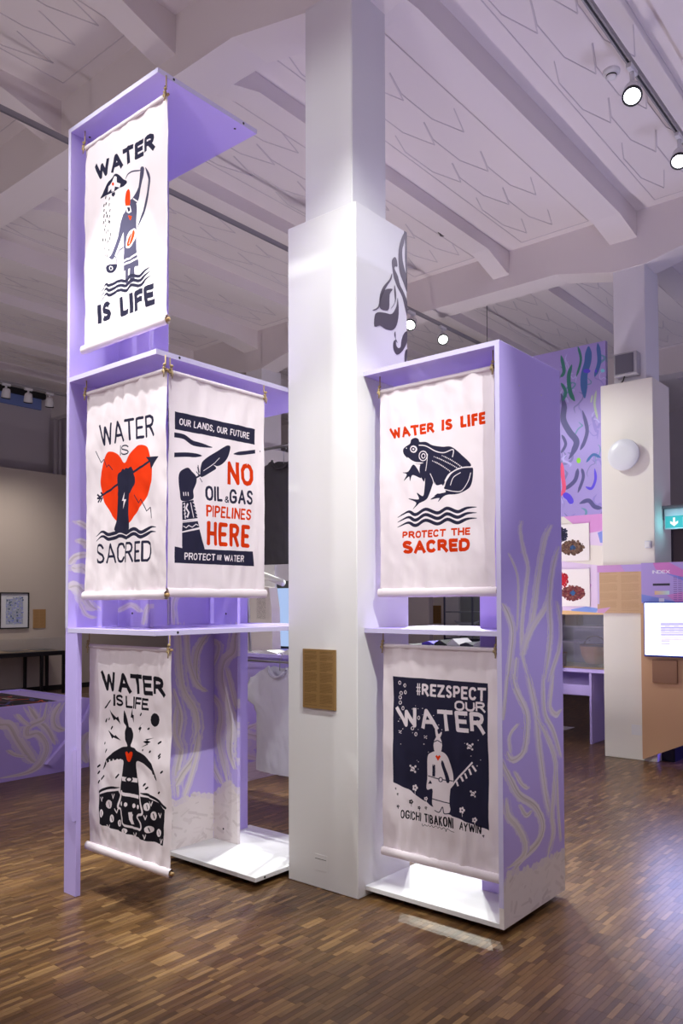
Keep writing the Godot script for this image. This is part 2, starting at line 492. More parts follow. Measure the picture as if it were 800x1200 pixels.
var art := {
	"t1": [
		["w","n",0.26,[86,121,556,132,557,216,105,203],"WATER"],
		["c","n",0,[132,295,167,268,193,240,228,232,253,220,283,236,322,271,351,290,353,302,332,309,293,302,244,305,193,300,142,300]],
		["p","w",0,[239,239,249,229,265,238,269,267,299,284,293,301,255,283,248,304,228,299,223,282,193,290,197,261,231,251]],
		["p","r",0,[247,268,246,272,243,274,238,273,234,271,231,267,229,262,230,258,234,256,238,257,243,260,246,264]],
		["p","n",0,[229,306,254,308,258,321,244,329,229,318]],
		["t","g",7,[342,281,361,261,408,264,464,278]],
		["z","k",8,[179,303,175,316]],
		["z","k",8,[210,320,206,332]],
		["z","k",8,[183,335,179,348]],
		["z","k",8,[210,348,206,361]],
		["z","k",8,[167,338,163,351]],
		["z","k",8,[188,381,184,394]],
		["z","k",8,[218,379,214,392]],
		["z","k",8,[169,363,165,376]],
		["z","k",8,[168,392,164,405]],
		["z","k",8,[194,398,190,411]],
		["z","k",8,[217,411,213,424]],
		["z","k",8,[180,417,176,430]],
		["z","k",8,[214,431,210,444]],
		["z","k",8,[162,420,158,433]],
		["z","k",8,[170,388,166,403]],
		["z","k",8,[198,401,194,415]],
		["z","k",8,[217,409,213,424]],
		["z","k",8,[163,419,159,433]],
		["z","k",8,[183,441,179,455]],
		["z","k",8,[219,437,215,451]],
		["z","k",8,[170,457,166,472]],
		["z","k",8,[189,475,185,489]],
		["z","k",8,[205,471,201,485]],
		["z","k",8,[223,497,219,512]],
		["z","k",8,[156,501,152,515]],
		["z","k",8,[177,507,173,521]],
		["z","k",8,[199,526,195,540]],
		["z","k",8,[215,513,212,527]],
		["z","k",8,[169,544,165,558]],
		["z","k",8,[188,564,184,578]],
		["z","k",8,[222,541,218,555]],
		["z","k",8,[208,567,204,581]],
		["z","k",8,[175,584,171,598]],
		["z","k",8,[196,590,192,604]],
		["c","g",0,[464,265,483,283,458,355,437,403,417,417,388,398,437,348,451,279]],
		["p","g",0,[484,280,482,286,476,288,467,287,459,282,453,275,450,268,453,263,459,260,467,262,475,266,481,273]],
		["c","g",0,[328,453,343,428,386,390,417,412,427,455,424,500,425,632,444,711,413,714,412,774,350,780,345,713,329,708,328,627,324,504]],
		["c","g",0,[333,437,304,474,275,536,236,600,218,616,248,629,276,585,336,503]],
		["c","r",0,[369,336,382,358,379,409,354,418,342,391,350,347]],
		["p","w",0,[346,407,381,417,387,447,367,449,351,436]],
		["p","n",0,[357,418,377,423,379,439,366,442]],
		["p","r",0,[362,457,388,467,378,485]],
		["s","w",6,[402,391,426,410]],
		["t","g",16,[492,276,518,336,504,411,475,480,429,537]],
		["s","w",3,[501,308,513,352,497,408,470,473]],
		["c","w",0,[408,531,423,551,413,588,377,612,349,603,350,567,370,535]],
		["c","r",0,[399,536,412,551,403,583,375,602,358,596,367,563]],
		["s","w",3,[391,542,382,568,371,593]],
		["z","w",9,[328,662,383,663,436,653]],
		["z","w",9,[328,679,383,682,439,675]],
		["p","w",0,[369,711,383,712,380,739,366,741]],
		["p","w",0,[366,753,382,754,380,768,367,767]],
		["c","n",0,[191,648,272,660,265,685,239,694,203,681]],
		["p","w",0,[246,674,244,679,239,681,232,681,225,677,220,672,218,666,220,661,225,659,232,659,239,663,244,668]],
		["p","n",0,[240,673,239,677,236,678,232,678,228,676,225,673,224,669,225,666,228,664,232,664,236,666,239,669]],
		["s","g",5,[194,648,204,618,231,612,261,622,272,646,267,662]],
		["t","g",7,[271,619,296,600,330,594]],
		["t","n",14,[138,758,190,736,220,750,292,744,347,761,393,748,454,767,497,754,536,744]],
		["t","n",14,[138,781,190,758,220,773,292,766,347,783,393,769,454,788,497,775,536,765]],
		["t","n",14,[139,804,191,782,220,796,292,789,348,806,393,792,454,811,497,796,536,787]],
		["w","n",0.27,[118,820,230,820,225,914,117,909],"IS"],
		["w","n",0.27,[297,828,552,824,563,921,294,917],"LIFE"],
		["z","g",2,[76,760,77,766]],
		["z","g",2,[76,772,77,778]],
		["z","g",2,[76,784,77,790]],
		["z","g",2,[76,796,77,802]],
		["z","g",2,[76,808,77,815]],
		["z","g",2,[76,820,77,827]],
		["z","g",2,[76,832,78,839]],
		["z","g",2,[77,845,78,851]],
		["z","g",2,[77,857,78,863]],
		["z","g",2,[77,869,78,875]],
		["z","g",2,[77,881,78,887]],
		["z","g",2,[77,893,78,899]],
	],
	"t2": [
		["w","n",0.125,[104,172,534,185,539,285,125,279],"WATER"],
		["c","r",0,[320,381,278,343,236,321,188,312,160,326,136,368,119,428,117,461,134,506,162,556,204,602,249,642,346,662,397,627,447,585,488,543,516,495,523,470,524,417,508,368,490,334,466,318,431,312,392,324,356,347]],
		["w","n",0.125,[282,294,353,299,353,346,283,342],"IS"],
		["z","n",11,[101,525,510,392]],
		["p","n",0,[477,372,571,380,517,431,510,400]],
		["z","n",9,[92,506,118,525]],
		["z","n",9,[118,498,146,516]],
		["z","n",9,[100,545,118,528]],
		["z","n",9,[122,546,140,523]],
		["z","n",9,[92,524,129,528]],
		["c","n",0,[256,453,262,426,292,416,306,406,320,412,329,405,347,409,356,405,370,404,379,414,388,423,392,440,400,457,399,484,379,503,360,523,353,526,345,556,344,607,348,695,240,691,253,637,261,549,261,517,263,498]],
		["p","w",0,[317,514,297,554,310,555,303,594,326,549,312,548]],
		["z","n",4,[81,296,121,355,145,343,170,383,186,373,218,402]],
		["z","n",4,[396,535,426,575,443,559,480,615,505,600,515,650]],
		["t","n",16,[89,708,149,689,186,704,240,700,280,693,329,705,389,690,448,709,505,690,550,691]],
		["t","n",16,[89,731,150,711,186,726,241,722,281,715,329,727,389,712,448,730,505,711,550,712]],
		["w","n",0.125,[99,745,518,748,518,843,100,840],"SACRED"],
	],
	"t2b": [
		["p","n",0,[33,178,529,175,529,252,34,258]],
		["w","w",0.16,[61,203,492,199,490,231,59,234],"OUR LANDS, OUR FUTURE"],
		["t","n",22,[7,287,32,284,86,284,145,304,252,307]],
		["t","n",20,[8,378,36,373,108,362,191,355]],
		["t","n",18,[389,318,464,302,531,286,569,279]],
		["p","w",0,[-7,276,31,270,32,385,-6,390]],
		["p","w",0,[532,264,564,259,564,298,532,302]],
		["c","n",0,[183,446,187,399,214,365,324,295,356,283,366,295,348,341,316,376,284,391,260,389,276,402,252,420,199,451]],
		["s","w",3,[202,423,252,390,296,351]],
		["z","n",8,[155,462,191,441]],
		["z","n",4,[168,401,177,435]],
		["z","n",4,[159,432,176,450]],
		["z","n",4,[180,459,197,476]],
		["z","n",4,[165,409,176,447]],
		["c","n",0,[58,462,65,444,87,429,112,421,135,435,157,453,159,479,151,501,142,522,139,560,78,574,65,536,57,485]],
		["p","n",0,[80,579,142,564,167,652,82,670]],
		["z","w",4,[86,589,96,582]],
		["z","w",4,[139,575,155,582]],
		["z","w",4,[88,603,98,597]],
		["z","w",4,[143,590,159,598]],
		["z","w",4,[90,618,100,612]],
		["z","w",4,[148,606,163,613]],
		["z","w",4,[92,633,103,626]],
		["z","w",4,[152,621,166,629]],
		["z","w",4,[95,648,105,641]],
		["z","w",4,[157,636,170,644]],
		["z","w",8,[113,583,103,604,118,623,109,647]],
		["z","w",4,[128,576,143,645]],
		["z","w",4,[95,585,98,654]],
		["z","w",7,[82,665,120,657,167,649]],
		["p","n",0,[82,673,166,659,175,686,80,712]],
		["z","w",4,[86,687,102,694,117,682,135,689,154,674,170,679]],
		["z","w",5,[80,714,139,704,178,689]],
		["z","w",5,[86,534,88,551]],
		["z","w",5,[99,532,101,549]],
		["z","w",5,[113,531,115,548]],
		["p","n",0,[80,718,176,696,211,793,81,799]],
		["p","n",0,[38,782,81,787,211,786,513,782,520,854,34,855]],
		["w","w",0.17,[95,806,270,805,267,837,92,839],"PROTECT"],
		["w","w",0.17,[330,806,456,803,452,836,328,836],"WATER"],
		["w","w",0.14,[283,808,316,807,311,834,278,833],"OUR"],
		["w","o",0.2,[348,358,518,350,518,461,348,469],"NO"],
		["w","n",0.17,[216,489,316,485,318,555,216,560],"OIL"],
		["w","n",0.17,[332,527,361,526,361,557,332,558],"&"],
		["w","n",0.17,[364,489,514,482,514,553,364,559],"GAS"],
		["w","o",0.17,[218,578,506,576,499,630,218,634],"PIPELINES"],
		["w","o",0.18,[220,653,497,655,492,765,220,767],"HERE"],
	],
	"t3": [
		["w","k",0.215,[92,124,594,128,594,214,124,217],"WATER"],
		["w","k",0.2,[211,228,278,228,277,282,210,283],"IS"],
		["w","k",0.2,[302,230,475,230,475,284,303,285],"LIFE"],
		["p","k",0,[551,319,547,335,536,347,520,353,505,350,493,340,489,325,493,309,505,297,520,291,536,294,547,304]],
		["c","k",0,[288,298,316,351,325,372,346,376,363,403,356,432,345,458,375,463,394,474,449,490,486,516,522,552,538,591,504,559,450,530,399,520,385,537,390,595,405,685,263,706,271,611,281,562,276,529,202,542,157,561,122,595,137,563,157,540,207,503,270,472,314,462,297,438,295,399,304,372,284,350]],
		["z","w",9,[157,547,162,583]],
		["z","w",9,[182,538,187,574]],
		["z","w",9,[210,533,214,568]],
		["z","w",9,[237,530,241,565]],
		["z","w",9,[259,527,263,562]],
		["z","w",10,[404,522,411,556]],
		["z","w",10,[427,528,434,561]],
		["z","w",10,[450,536,457,569]],
		["z","w",10,[472,544,480,577]],
		["z","w",10,[497,554,504,587]],
		["z","w",10,[515,566,522,598]],
		["c","r",0,[298,492,304,508,330,533,355,505,361,484,342,484,330,494,314,487]],
		["z","w",20,[272,617,390,610]],
		["p","k",0,[354,610,350,617,342,623,329,627,317,627,308,623,304,617,308,610,317,603,329,600,341,600,350,604]],
		["p","w",0,[343,611,341,615,336,619,329,621,322,621,317,619,315,615,317,611,322,608,329,606,336,606,341,608]],
		["p","k",0,[87,719,153,697,243,678,253,696,423,676,487,675,558,688,597,709,589,866,434,869,274,864,99,857]],
		["t","k",12,[88,713,92,704,163,677,252,662]],
		["t","k",12,[421,661,505,666,593,696,597,700]],
		["z","w",16,[267,686,339,684,405,683]],
		["s","w",11,[264,678,253,719,243,754,268,762,281,794,288,823,340,830,420,826,424,798,391,778,405,763,437,751,428,714,416,677]],
		["p","w",0,[285,731,283,737,279,742,273,744,266,744,262,740,260,735,262,730,266,725,272,722,279,723,283,726]],
		["p","w",0,[323,728,322,734,317,738,311,741,305,740,300,737,299,732,300,726,305,722,311,719,317,720,322,723]],
		["p","w",0,[378,726,376,732,372,736,366,739,360,738,355,735,354,730,355,724,360,720,366,717,372,718,376,721]],
		["p","w",0,[414,725,413,731,408,735,402,738,396,737,392,734,390,729,392,723,396,719,402,717,408,717,413,720]],
		["p","w",0,[326,764,349,760,354,793,368,813,345,817,331,797]],
		["p","w",0,[193,749,190,760,181,770,169,774,157,774,148,767,145,756,148,745,157,735,169,731,181,732,190,738]],
		["z","k",5,[167,742,174,765]],
		["p","w",0,[132,800,130,811,124,819,116,823,108,822,102,815,100,806,102,795,108,787,116,783,124,785,130,791]],
		["z","k",5,[114,793,121,814]],
		["p","w",0,[214,811,212,821,205,829,195,833,185,832,177,827,175,818,177,808,185,800,194,796,204,797,212,803]],
		["z","k",5,[193,806,200,825]],
		["p","w",0,[270,824,268,833,262,840,254,843,246,843,240,838,237,830,239,822,245,815,254,811,262,812,268,817]],
		["z","k",5,[252,820,259,836]],
		["p","w",0,[320,851,317,858,309,864,298,868,286,868,278,865,274,859,278,851,286,845,297,841,309,841,317,844]],
		["z","k",5,[296,848,302,862]],
		["p","w",0,[494,712,491,722,482,730,469,734,456,734,447,729,444,720,447,710,456,702,469,697,481,698,491,703]],
		["z","k",5,[467,707,474,726]],
		["p","w",0,[532,746,529,757,523,766,514,770,505,769,499,762,496,752,498,742,505,733,514,729,523,730,529,736]],
		["z","k",5,[512,739,518,761]],
		["p","w",0,[510,810,506,819,497,826,483,831,470,831,460,827,456,819,460,811,469,803,483,798,496,798,506,802]],
		["z","k",5,[481,807,488,824]],
		["p","w",0,[567,816,565,825,558,833,548,837,538,837,531,831,529,823,531,813,538,805,548,801,558,802,565,807]],
		["z","k",5,[546,810,552,829]],
		["z","w",6,[104,727,118,745,130,723]],
		["z","w",6,[192,700,206,719,217,696]],
		["z","w",6,[220,763,234,782,245,759]],
		["z","w",6,[153,851,167,869,179,846]],
		["z","w",6,[447,757,460,774,471,753]],
		["z","w",6,[544,732,556,750,567,729]],
		["z","w",6,[488,688,500,706,511,684]],
		["z","w",6,[443,844,456,861,467,839]],
		["z","w",6,[559,842,572,859,582,838]],
		["z","w",6,[356,853,369,871,380,849]],
		["z","w",6,[331,773,345,791,356,769]],
		["p","k",0,[178,303,226,338,238,332,258,366,222,345,210,352]],
		["p","k",0,[161,403,211,426,221,420,262,441,205,433,195,440]],
		["p","k",0,[350,283,349,313,363,315,363,349,348,328,334,327]],
		["p","k",0,[439,340,414,360,428,365,407,393,414,378,400,374]],
		["p","k",0,[507,404,452,415,488,424,422,455,473,437,437,428]],
		["t","k",8,[130,303,190,256]],
		["t","k",8,[135,368,145,350]],
		["t","k",8,[162,355,172,344]],
		["t","k",8,[184,397,199,381]],
		["t","k",8,[414,312,425,300]],
		["t","k",8,[467,369,478,363]],
		["t","k",8,[539,427,567,413]],
		["t","k",8,[135,471,139,463]],
		["t","k",8,[145,511,159,492]],
		["t","k",8,[431,468,435,465]],
		["t","k",8,[478,472,487,464]],
		["t","k",8,[74,590,98,574]],
		["t","k",8,[74,622,91,606]],
		["t","k",8,[103,647,135,620]],
		["t","k",8,[76,667,91,650]],
		["t","k",8,[229,621,249,599]],
		["t","k",8,[439,628,454,614]],
		["t","k",8,[453,640,470,628]],
		["t","k",8,[546,482,567,467]],
		["t","k",8,[550,490,567,479]],
		["t","k",8,[571,551,587,540]],
		["t","k",8,[544,646,557,637]],
	],
	"r1": [
		["w","o",0.25,[56,193,313,199,313,247,72,245],"WATER"],
		["w","o",0.27,[353,195,411,196,410,247,353,245],"IS"],
		["w","o",0.27,[451,193,577,191,578,246,452,246],"LIFE"],
		["c","n",0,[137,307,150,293,178,281,185,264,207,257,225,267,232,280,267,285,303,305,357,319,405,326,457,369,506,422,443,430,393,442,371,469,357,497,351,491,320,490,304,456,288,441,261,419,238,389,206,379,173,356,145,331]],
		["c","n",0,[238,385,280,390,307,439,311,496,306,479,292,516,274,549,237,563,223,568,190,592,209,563,167,540,223,548,214,517,247,535,258,497,262,452,254,468,231,425]],
		["c","n",0,[199,383,240,449,191,431,177,458,172,436,139,453,158,425,133,413,168,412]],
		["c","n",0,[505,427,515,454,506,505,484,526,434,541,373,543,332,569,339,552,292,555,336,534,373,528,364,508,361,477,371,478,393,450,443,431]],
		["p","n",0,[330,554,390,537,328,531,310,541,355,540]],
		["p","w",0,[217,312,214,320,207,326,197,327,187,323,180,316,177,307,180,299,187,293,197,292,207,296,214,303]],
		["p","n",0,[208,311,206,316,202,319,196,320,190,318,185,313,184,308,185,303,190,300,196,299,202,302,207,306]],
		["p","w",0,[202,310,201,312,199,314,196,314,193,313,191,311,190,309,191,307,193,305,196,305,199,306,201,308]],
		["p","w",0,[276,351,273,363,263,371,250,373,238,368,228,358,225,345,228,333,238,325,251,323,264,328,273,339]],
		["p","n",0,[271,351,268,360,261,367,250,368,240,364,233,356,230,346,233,336,241,329,251,328,261,332,268,340]],
		["p","w",0,[264,350,263,356,258,360,252,361,246,359,242,354,240,347,242,341,247,336,253,335,259,338,263,343]],
		["p","n",0,[260,349,259,353,256,356,252,357,249,355,246,352,245,347,246,343,249,341,253,340,256,341,259,345]],
		["t","w",8,[162,344,182,362,211,376,254,381]],
		["s","w",4,[275,343,273,382,266,419]],
		["s","w",5,[228,295,267,304,321,335,365,347,413,339,409,371]],
		["s","w",6,[511,429,452,426,403,443,377,473,364,503]],
		["s","w",4,[448,447,413,465,398,498]],
		["s","w",4,[291,436,304,466,311,497]],
		["s","w",4,[369,516,417,529,455,528,490,490,503,455]],
		["z","w",3,[312,357,314,363]],
		["z","w",3,[320,361,323,366]],
		["z","w",5,[328,364,331,370]],
		["z","w",5,[337,368,339,374]],
		["z","w",5,[345,372,348,378]],
		["z","w",5,[353,376,356,382]],
		["z","w",5,[362,381,364,386]],
		["z","w",5,[370,385,372,391]],
		["z","w",5,[378,390,381,395]],
		["z","w",5,[386,394,389,400]],
		["z","w",5,[394,399,397,404]],
		["z","w",5,[403,404,405,409]],
		["z","w",5,[411,409,413,414]],
		["z","w",5,[419,414,421,419]],
		["z","w",5,[427,419,429,425]],
		["z","w",5,[435,424,437,430]],
		["z","w",3,[303,375,305,381]],
		["z","w",3,[311,379,313,385]],
		["z","w",5,[319,383,322,389]],
		["z","w",5,[327,387,330,393]],
		["z","w",5,[335,392,338,398]],
		["z","w",5,[343,397,346,403]],
		["z","w",5,[351,402,354,408]],
		["z","w",5,[359,407,362,413]],
		["z","w",5,[367,413,370,418]],
		["z","w",5,[375,419,378,424]],
		["z","w",5,[383,425,386,430]],
		["z","w",5,[391,431,394,436]],
		["z","w",3,[355,357,357,363]],
		["z","w",3,[363,361,366,367]],
		["z","w",5,[371,365,374,371]],
		["z","w",5,[379,370,382,375]],
		["z","w",5,[388,375,390,380]],
		["z","w",5,[396,379,398,385]],
		["z","w",5,[404,384,406,390]],
		["z","w",5,[412,390,414,395]],
		["z","w",5,[420,395,423,401]],
		["z","w",5,[428,401,431,406]],
		["z","w",5,[436,407,439,412]],
		["z","w",5,[444,413,447,418]],
		["z","w",5,[452,419,455,424]],
		["p","w",0,[159,300,159,302,158,303,156,303,155,302,154,301,153,299,154,298,155,297,156,297,158,297,159,298]],
		["t","n",15,[104,625,167,602,204,618,264,598,328,620,381,603,433,622,480,609,532,609]],
		["t","n",15,[104,648,167,628,204,644,264,623,328,645,381,628,433,647,480,633,532,634]],
		["t","n",15,[104,672,166,654,204,669,264,649,327,670,381,653,433,672,480,658,532,658]],
		["w","o",0.24,[135,694,372,695,369,730,134,728],"PROTECT"],
		["w","o",0.24,[400,695,498,696,498,730,400,728],"THE"],
		["w","o",0.28,[134,738,498,743,496,802,137,800],"SACRED"],
	],
	"r2": [
		["p","n",0,[55,150,569,152,567,787,449,767,358,751,256,721,140,672,55,651]],
		["w","w",0.09,[191,174,215,174,215,231,191,230],"#"],
		["w","w",0.2,[222,174,559,172,558,231,221,231],"REZSPECT"],
		["w","w",0.21,[398,238,557,234,556,280,397,284],"OUR"],
		["w","w",0.2,[67,294,554,280,553,375,105,382],"WATER"],
		["p","w",0,[108,177,107,182,104,186,99,188,94,187,91,183,90,178,91,174,94,170,99,168,104,169,107,173]],
		["p","n",0,[104,178,103,181,101,183,99,184,97,183,95,181,94,178,95,175,97,173,99,172,101,173,103,175]],
		["p","w",0,[136,188,134,193,131,197,126,199,122,198,119,194,117,190,119,185,122,181,127,179,131,180,135,184]],
		["p","n",0,[131,189,131,192,129,194,127,195,124,194,123,192,122,189,123,186,124,184,127,183,129,184,131,186]],
		["p","w",0,[112,226,111,231,108,235,103,236,99,235,95,232,94,227,95,222,99,218,103,217,108,218,111,221]],
		["p","n",0,[108,226,107,229,106,232,103,233,101,232,99,230,99,227,99,224,101,222,103,221,106,221,107,223]],
		["p","w",0,[137,220,136,225,133,229,128,231,124,230,120,227,119,222,120,217,124,213,128,211,133,212,136,216]],
		["p","n",0,[133,221,132,224,130,226,128,227,126,226,124,224,124,221,124,218,126,216,128,215,131,216,132,218]],
		["p","w",0,[106,247,105,252,101,256,97,257,92,256,89,253,87,248,89,243,92,239,97,238,101,239,105,242]],
		["p","n",0,[101,247,101,250,99,252,97,253,94,253,93,251,92,248,93,245,94,242,97,241,99,242,101,244]],
		["p","w",0,[106,272,104,277,101,280,96,282,92,281,88,278,87,273,88,268,92,264,97,262,101,263,105,267]],
		["p","n",0,[101,272,100,275,99,277,96,278,94,278,92,276,92,273,92,270,94,267,97,266,99,267,101,269]],
		["p","w",0,[122,296,121,301,118,305,113,307,108,306,105,303,104,298,105,293,108,289,113,287,118,288,121,292]],
		["p","n",0,[118,297,117,300,115,302,113,303,111,303,109,301,108,298,109,295,111,292,113,291,115,292,117,294]],
		["p","w",0,[212,333,211,338,208,342,203,344,199,343,196,340,195,335,196,330,199,326,204,324,208,325,211,329]],
		["p","n",0,[208,334,207,337,206,339,203,340,201,339,200,337,199,334,200,331,201,329,204,328,206,329,207,331]],
		["p","w",0,[177,385,176,390,173,393,168,395,164,394,160,391,159,386,160,382,164,378,168,376,173,377,176,380]],
		["p","n",0,[173,385,172,388,170,390,168,392,166,391,164,389,164,386,164,383,166,381,168,380,170,380,172,382]],
		["p","w",0,[197,410,195,415,192,419,188,421,183,420,180,417,179,412,180,407,183,403,188,401,192,402,196,405]],
		["p","n",0,[192,411,192,414,190,416,188,417,185,416,184,414,183,411,184,408,186,406,188,405,190,406,192,408]],
		["p","w",0,[334,446,330,467,321,483,309,490,297,486,288,472,285,452,289,431,298,415,310,409,322,413,331,427]],
		["z","n",4,[285,437,308,426,330,435]],
		["c","w",0,[295,378,305,371,313,397,329,385,331,396,315,421,303,421]],
		["c","w",0,[253,510,270,487,309,474,352,482,373,524,386,597,369,635,365,703,369,731,360,751,337,757,320,745,303,747,280,717,279,652,247,657,249,605]],
		["z","n",16,[286,539,284,593]],
		["t","n",18,[330,515,335,536,348,570,356,598,358,612]],
		["z","n",4,[253,594,317,602,383,601]],
		["p","n",0,[332,601,331,607,326,612,320,614,314,613,310,610,308,604,310,598,314,593,321,591,326,592,331,595]],
		["p","w",0,[328,602,327,606,324,609,320,611,317,610,314,608,313,604,314,600,317,596,320,595,324,595,327,598]],
		["p","r",0,[295,499,309,519,323,497,316,492,309,499,302,494]],
		["p","n",0,[254,630,265,612,275,627]],
		["z","n",4,[277,693,316,697,367,703]],
		["s","n",4,[292,745,316,749,333,723,341,750,363,748]],
		["z","w",8,[363,638,486,504]],
		["z","w",10,[406,598,414,618]],
		["z","w",10,[429,573,439,594]],
		["z","w",10,[447,557,459,578]],
		["z","w",10,[468,534,481,559]],
		["z","w",10,[484,518,505,541]],
		["p","w",0,[486,435,484,440,480,444,475,446,469,445,466,442,464,437,466,432,470,428,475,426,480,427,484,430]],
		["p","w",0,[494,424,493,426,491,429,489,430,486,429,484,428,483,425,484,422,486,420,489,419,491,420,493,421]],
		["p","w",0,[469,425,468,428,466,430,463,431,461,430,459,429,458,426,459,424,461,422,463,421,466,421,468,423]],
		["p","w",0,[492,446,491,449,489,451,486,452,484,451,482,450,481,447,482,445,484,443,487,442,489,442,491,444]],
		["p","w",0,[469,443,469,446,467,447,465,448,463,448,461,446,461,444,461,442,463,441,465,440,467,440,469,442]],
		["z","n",3,[467,434,483,440]],
		["p","w",0,[247,418,247,421,245,422,242,423,239,423,237,421,237,419,237,417,239,415,242,414,245,414,247,416]],
		["p","w",0,[251,413,251,414,250,415,249,415,247,415,246,414,246,413,246,412,247,411,249,411,250,411,251,412]],
		["p","w",0,[239,413,238,415,237,416,236,416,235,416,234,415,233,414,234,413,235,412,236,411,237,411,238,412]],
		["p","w",0,[250,423,250,425,249,426,248,426,246,426,245,425,245,424,245,423,246,422,248,421,249,421,250,422]],
		["p","w",0,[239,422,239,423,238,424,237,424,236,424,235,423,235,423,235,422,236,421,237,420,238,421,239,421]],
		["z","n",3,[238,417,246,421]],
		["p","w",0,[101,409,100,412,98,414,96,415,93,415,91,413,90,411,91,408,93,406,96,405,98,405,101,407]],
		["p","w",0,[106,404,105,405,104,406,103,407,101,407,100,406,100,405,100,403,101,402,103,402,104,402,105,403]],
		["p","w",0,[92,405,92,406,91,407,90,407,88,407,87,406,87,405,87,404,88,403,90,402,91,403,92,403]],
		["p","w",0,[105,415,104,416,103,417,102,418,100,417,99,417,99,415,99,414,100,413,102,413,103,413,104,414]],
		["p","w",0,[93,414,92,415,92,415,90,416,89,416,89,415,88,414,89,413,89,412,91,412,92,412,92,413]],
		["z","n",3,[92,409,100,412]],
		["p","w",0,[182,572,181,578,176,583,169,585,163,584,158,581,157,575,158,569,163,564,170,562,176,563,181,566]],
		["p","w",0,[192,559,192,562,189,564,186,565,183,565,180,563,180,561,180,558,183,555,186,554,189,554,192,556]],
		["p","w",0,[162,561,161,564,159,566,155,568,152,567,150,565,149,563,150,560,152,557,156,556,159,556,161,558]],
		["p","w",0,[190,584,189,587,187,590,183,591,180,590,178,589,177,586,178,583,180,580,184,579,187,580,189,581]],
		["p","w",0,[163,582,162,584,160,586,158,587,155,587,153,586,153,583,153,581,155,579,158,578,160,578,162,580]],
		["z","n",3,[160,571,179,578]],
		["p","w",0,[501,639,499,644,496,647,491,649,486,649,482,646,481,642,482,637,486,633,491,631,496,632,499,634]],
		["p","w",0,[508,628,508,631,506,633,503,634,501,634,499,632,498,630,499,628,501,626,503,625,506,625,508,626]],
		["p","w",0,[485,630,485,633,483,635,480,636,478,635,476,634,475,632,476,629,478,627,480,626,483,627,485,628]],
		["p","w",0,[506,649,506,651,504,653,501,654,499,654,497,652,497,650,497,648,499,646,501,645,504,645,506,646]],
		["p","w",0,[486,647,485,649,484,651,482,651,480,651,479,650,478,648,479,646,480,645,482,644,484,644,485,645]],
		["z","n",3,[484,638,498,644]],
		["p","w",0,[200,656,199,660,196,662,192,664,189,663,186,661,185,658,186,655,189,652,193,651,196,651,199,653]],
		["p","w",0,[191,667,190,670,188,673,184,674,181,674,178,672,177,669,178,665,181,663,184,661,188,662,190,664]],
		["p","w",0,[178,665,177,669,175,671,171,673,167,672,165,670,164,667,165,664,167,661,171,660,175,660,177,662]],
		["p","w",0,[178,654,177,657,175,660,171,661,168,661,165,659,164,656,165,652,168,650,171,648,175,649,177,651]],
		["p","w",0,[192,648,191,652,188,654,184,656,181,655,178,653,177,650,178,647,181,644,184,643,188,643,191,645]],
		["z","w",3,[181,667,182,690]],
		["p","w",0,[451,718,450,721,447,724,444,725,441,725,439,723,438,720,439,717,441,714,444,713,447,713,450,715]],
		["p","w",0,[443,728,442,731,440,734,437,735,433,735,431,733,430,730,431,727,433,724,437,723,440,723,442,725]],
		["p","w",0,[431,727,430,730,428,733,424,734,421,734,419,732,418,729,419,726,421,723,425,722,428,722,430,724]],
		["p","w",0,[431,716,430,719,428,722,425,723,421,723,419,721,418,718,419,715,421,712,425,711,428,711,430,713]],
		["p","w",0,[443,710,442,714,440,716,437,718,434,717,431,715,430,712,431,709,434,707,437,705,440,706,442,707]],
		["z","w",3,[433,729,435,750]],
		["p","w",0,[510,751,509,754,508,756,505,757,502,757,500,755,500,753,501,750,502,748,505,747,508,747,509,749]],
		["p","w",0,[504,759,503,762,501,764,499,765,496,765,494,764,494,761,494,759,496,756,499,755,502,756,503,757]],
		["p","w",0,[494,758,494,761,492,763,489,764,487,764,485,763,484,760,485,758,487,755,489,754,492,754,494,756]],
		["p","w",0,[495,750,494,752,492,754,489,755,487,755,485,754,484,751,485,749,487,747,489,745,492,746,494,747]],
		["p","w",0,[504,745,504,748,502,750,499,751,496,751,495,749,494,747,495,744,497,742,499,741,502,741,504,743]],
		["z","w",3,[496,760,498,777]],
		["p","w",0,[251,698,250,700,249,702,247,702,245,702,244,701,243,700,244,698,245,696,247,695,249,696,250,697]],
		["p","w",0,[247,704,246,706,245,707,243,708,241,708,239,707,239,705,239,703,241,702,243,701,245,701,246,702]],
		["p","w",0,[239,703,239,705,238,707,236,707,234,707,232,706,232,704,232,703,234,701,236,700,238,700,239,702]],
		["p","w",0,[240,697,239,699,238,700,236,701,234,701,232,700,232,698,232,696,234,695,236,694,238,694,239,695]],
		["p","w",0,[247,694,246,696,245,697,243,698,241,698,240,697,239,695,240,693,241,692,243,691,245,691,246,692]],
		["z","w",3,[241,704,242,716]],
		["p","k",0,[172,725,171,728,169,730,166,731,164,731,162,729,161,727,162,725,164,723,166,721,169,722,171,723]],
		["p","k",0,[166,733,165,736,163,738,160,739,158,738,156,737,155,735,156,732,158,730,160,729,163,729,165,731]],
		["p","k",0,[156,732,155,735,153,737,151,738,148,737,146,736,145,734,146,731,148,729,151,728,153,728,155,730]],
		["p","k",0,[156,724,155,726,153,728,151,729,148,729,146,728,145,725,146,723,148,721,151,720,153,720,155,721]],
		["p","k",0,[166,720,165,722,163,724,160,725,158,725,156,723,155,721,156,719,158,717,160,716,163,716,165,717]],
		["z","k",3,[158,733,159,750]],
		["p","k",0,[214,746,213,748,212,749,210,750,208,750,207,749,207,747,207,745,208,744,210,743,212,743,213,744]],
		["p","k",0,[210,751,209,753,208,754,206,755,204,755,203,754,202,752,203,751,204,749,206,748,208,749,209,750]],
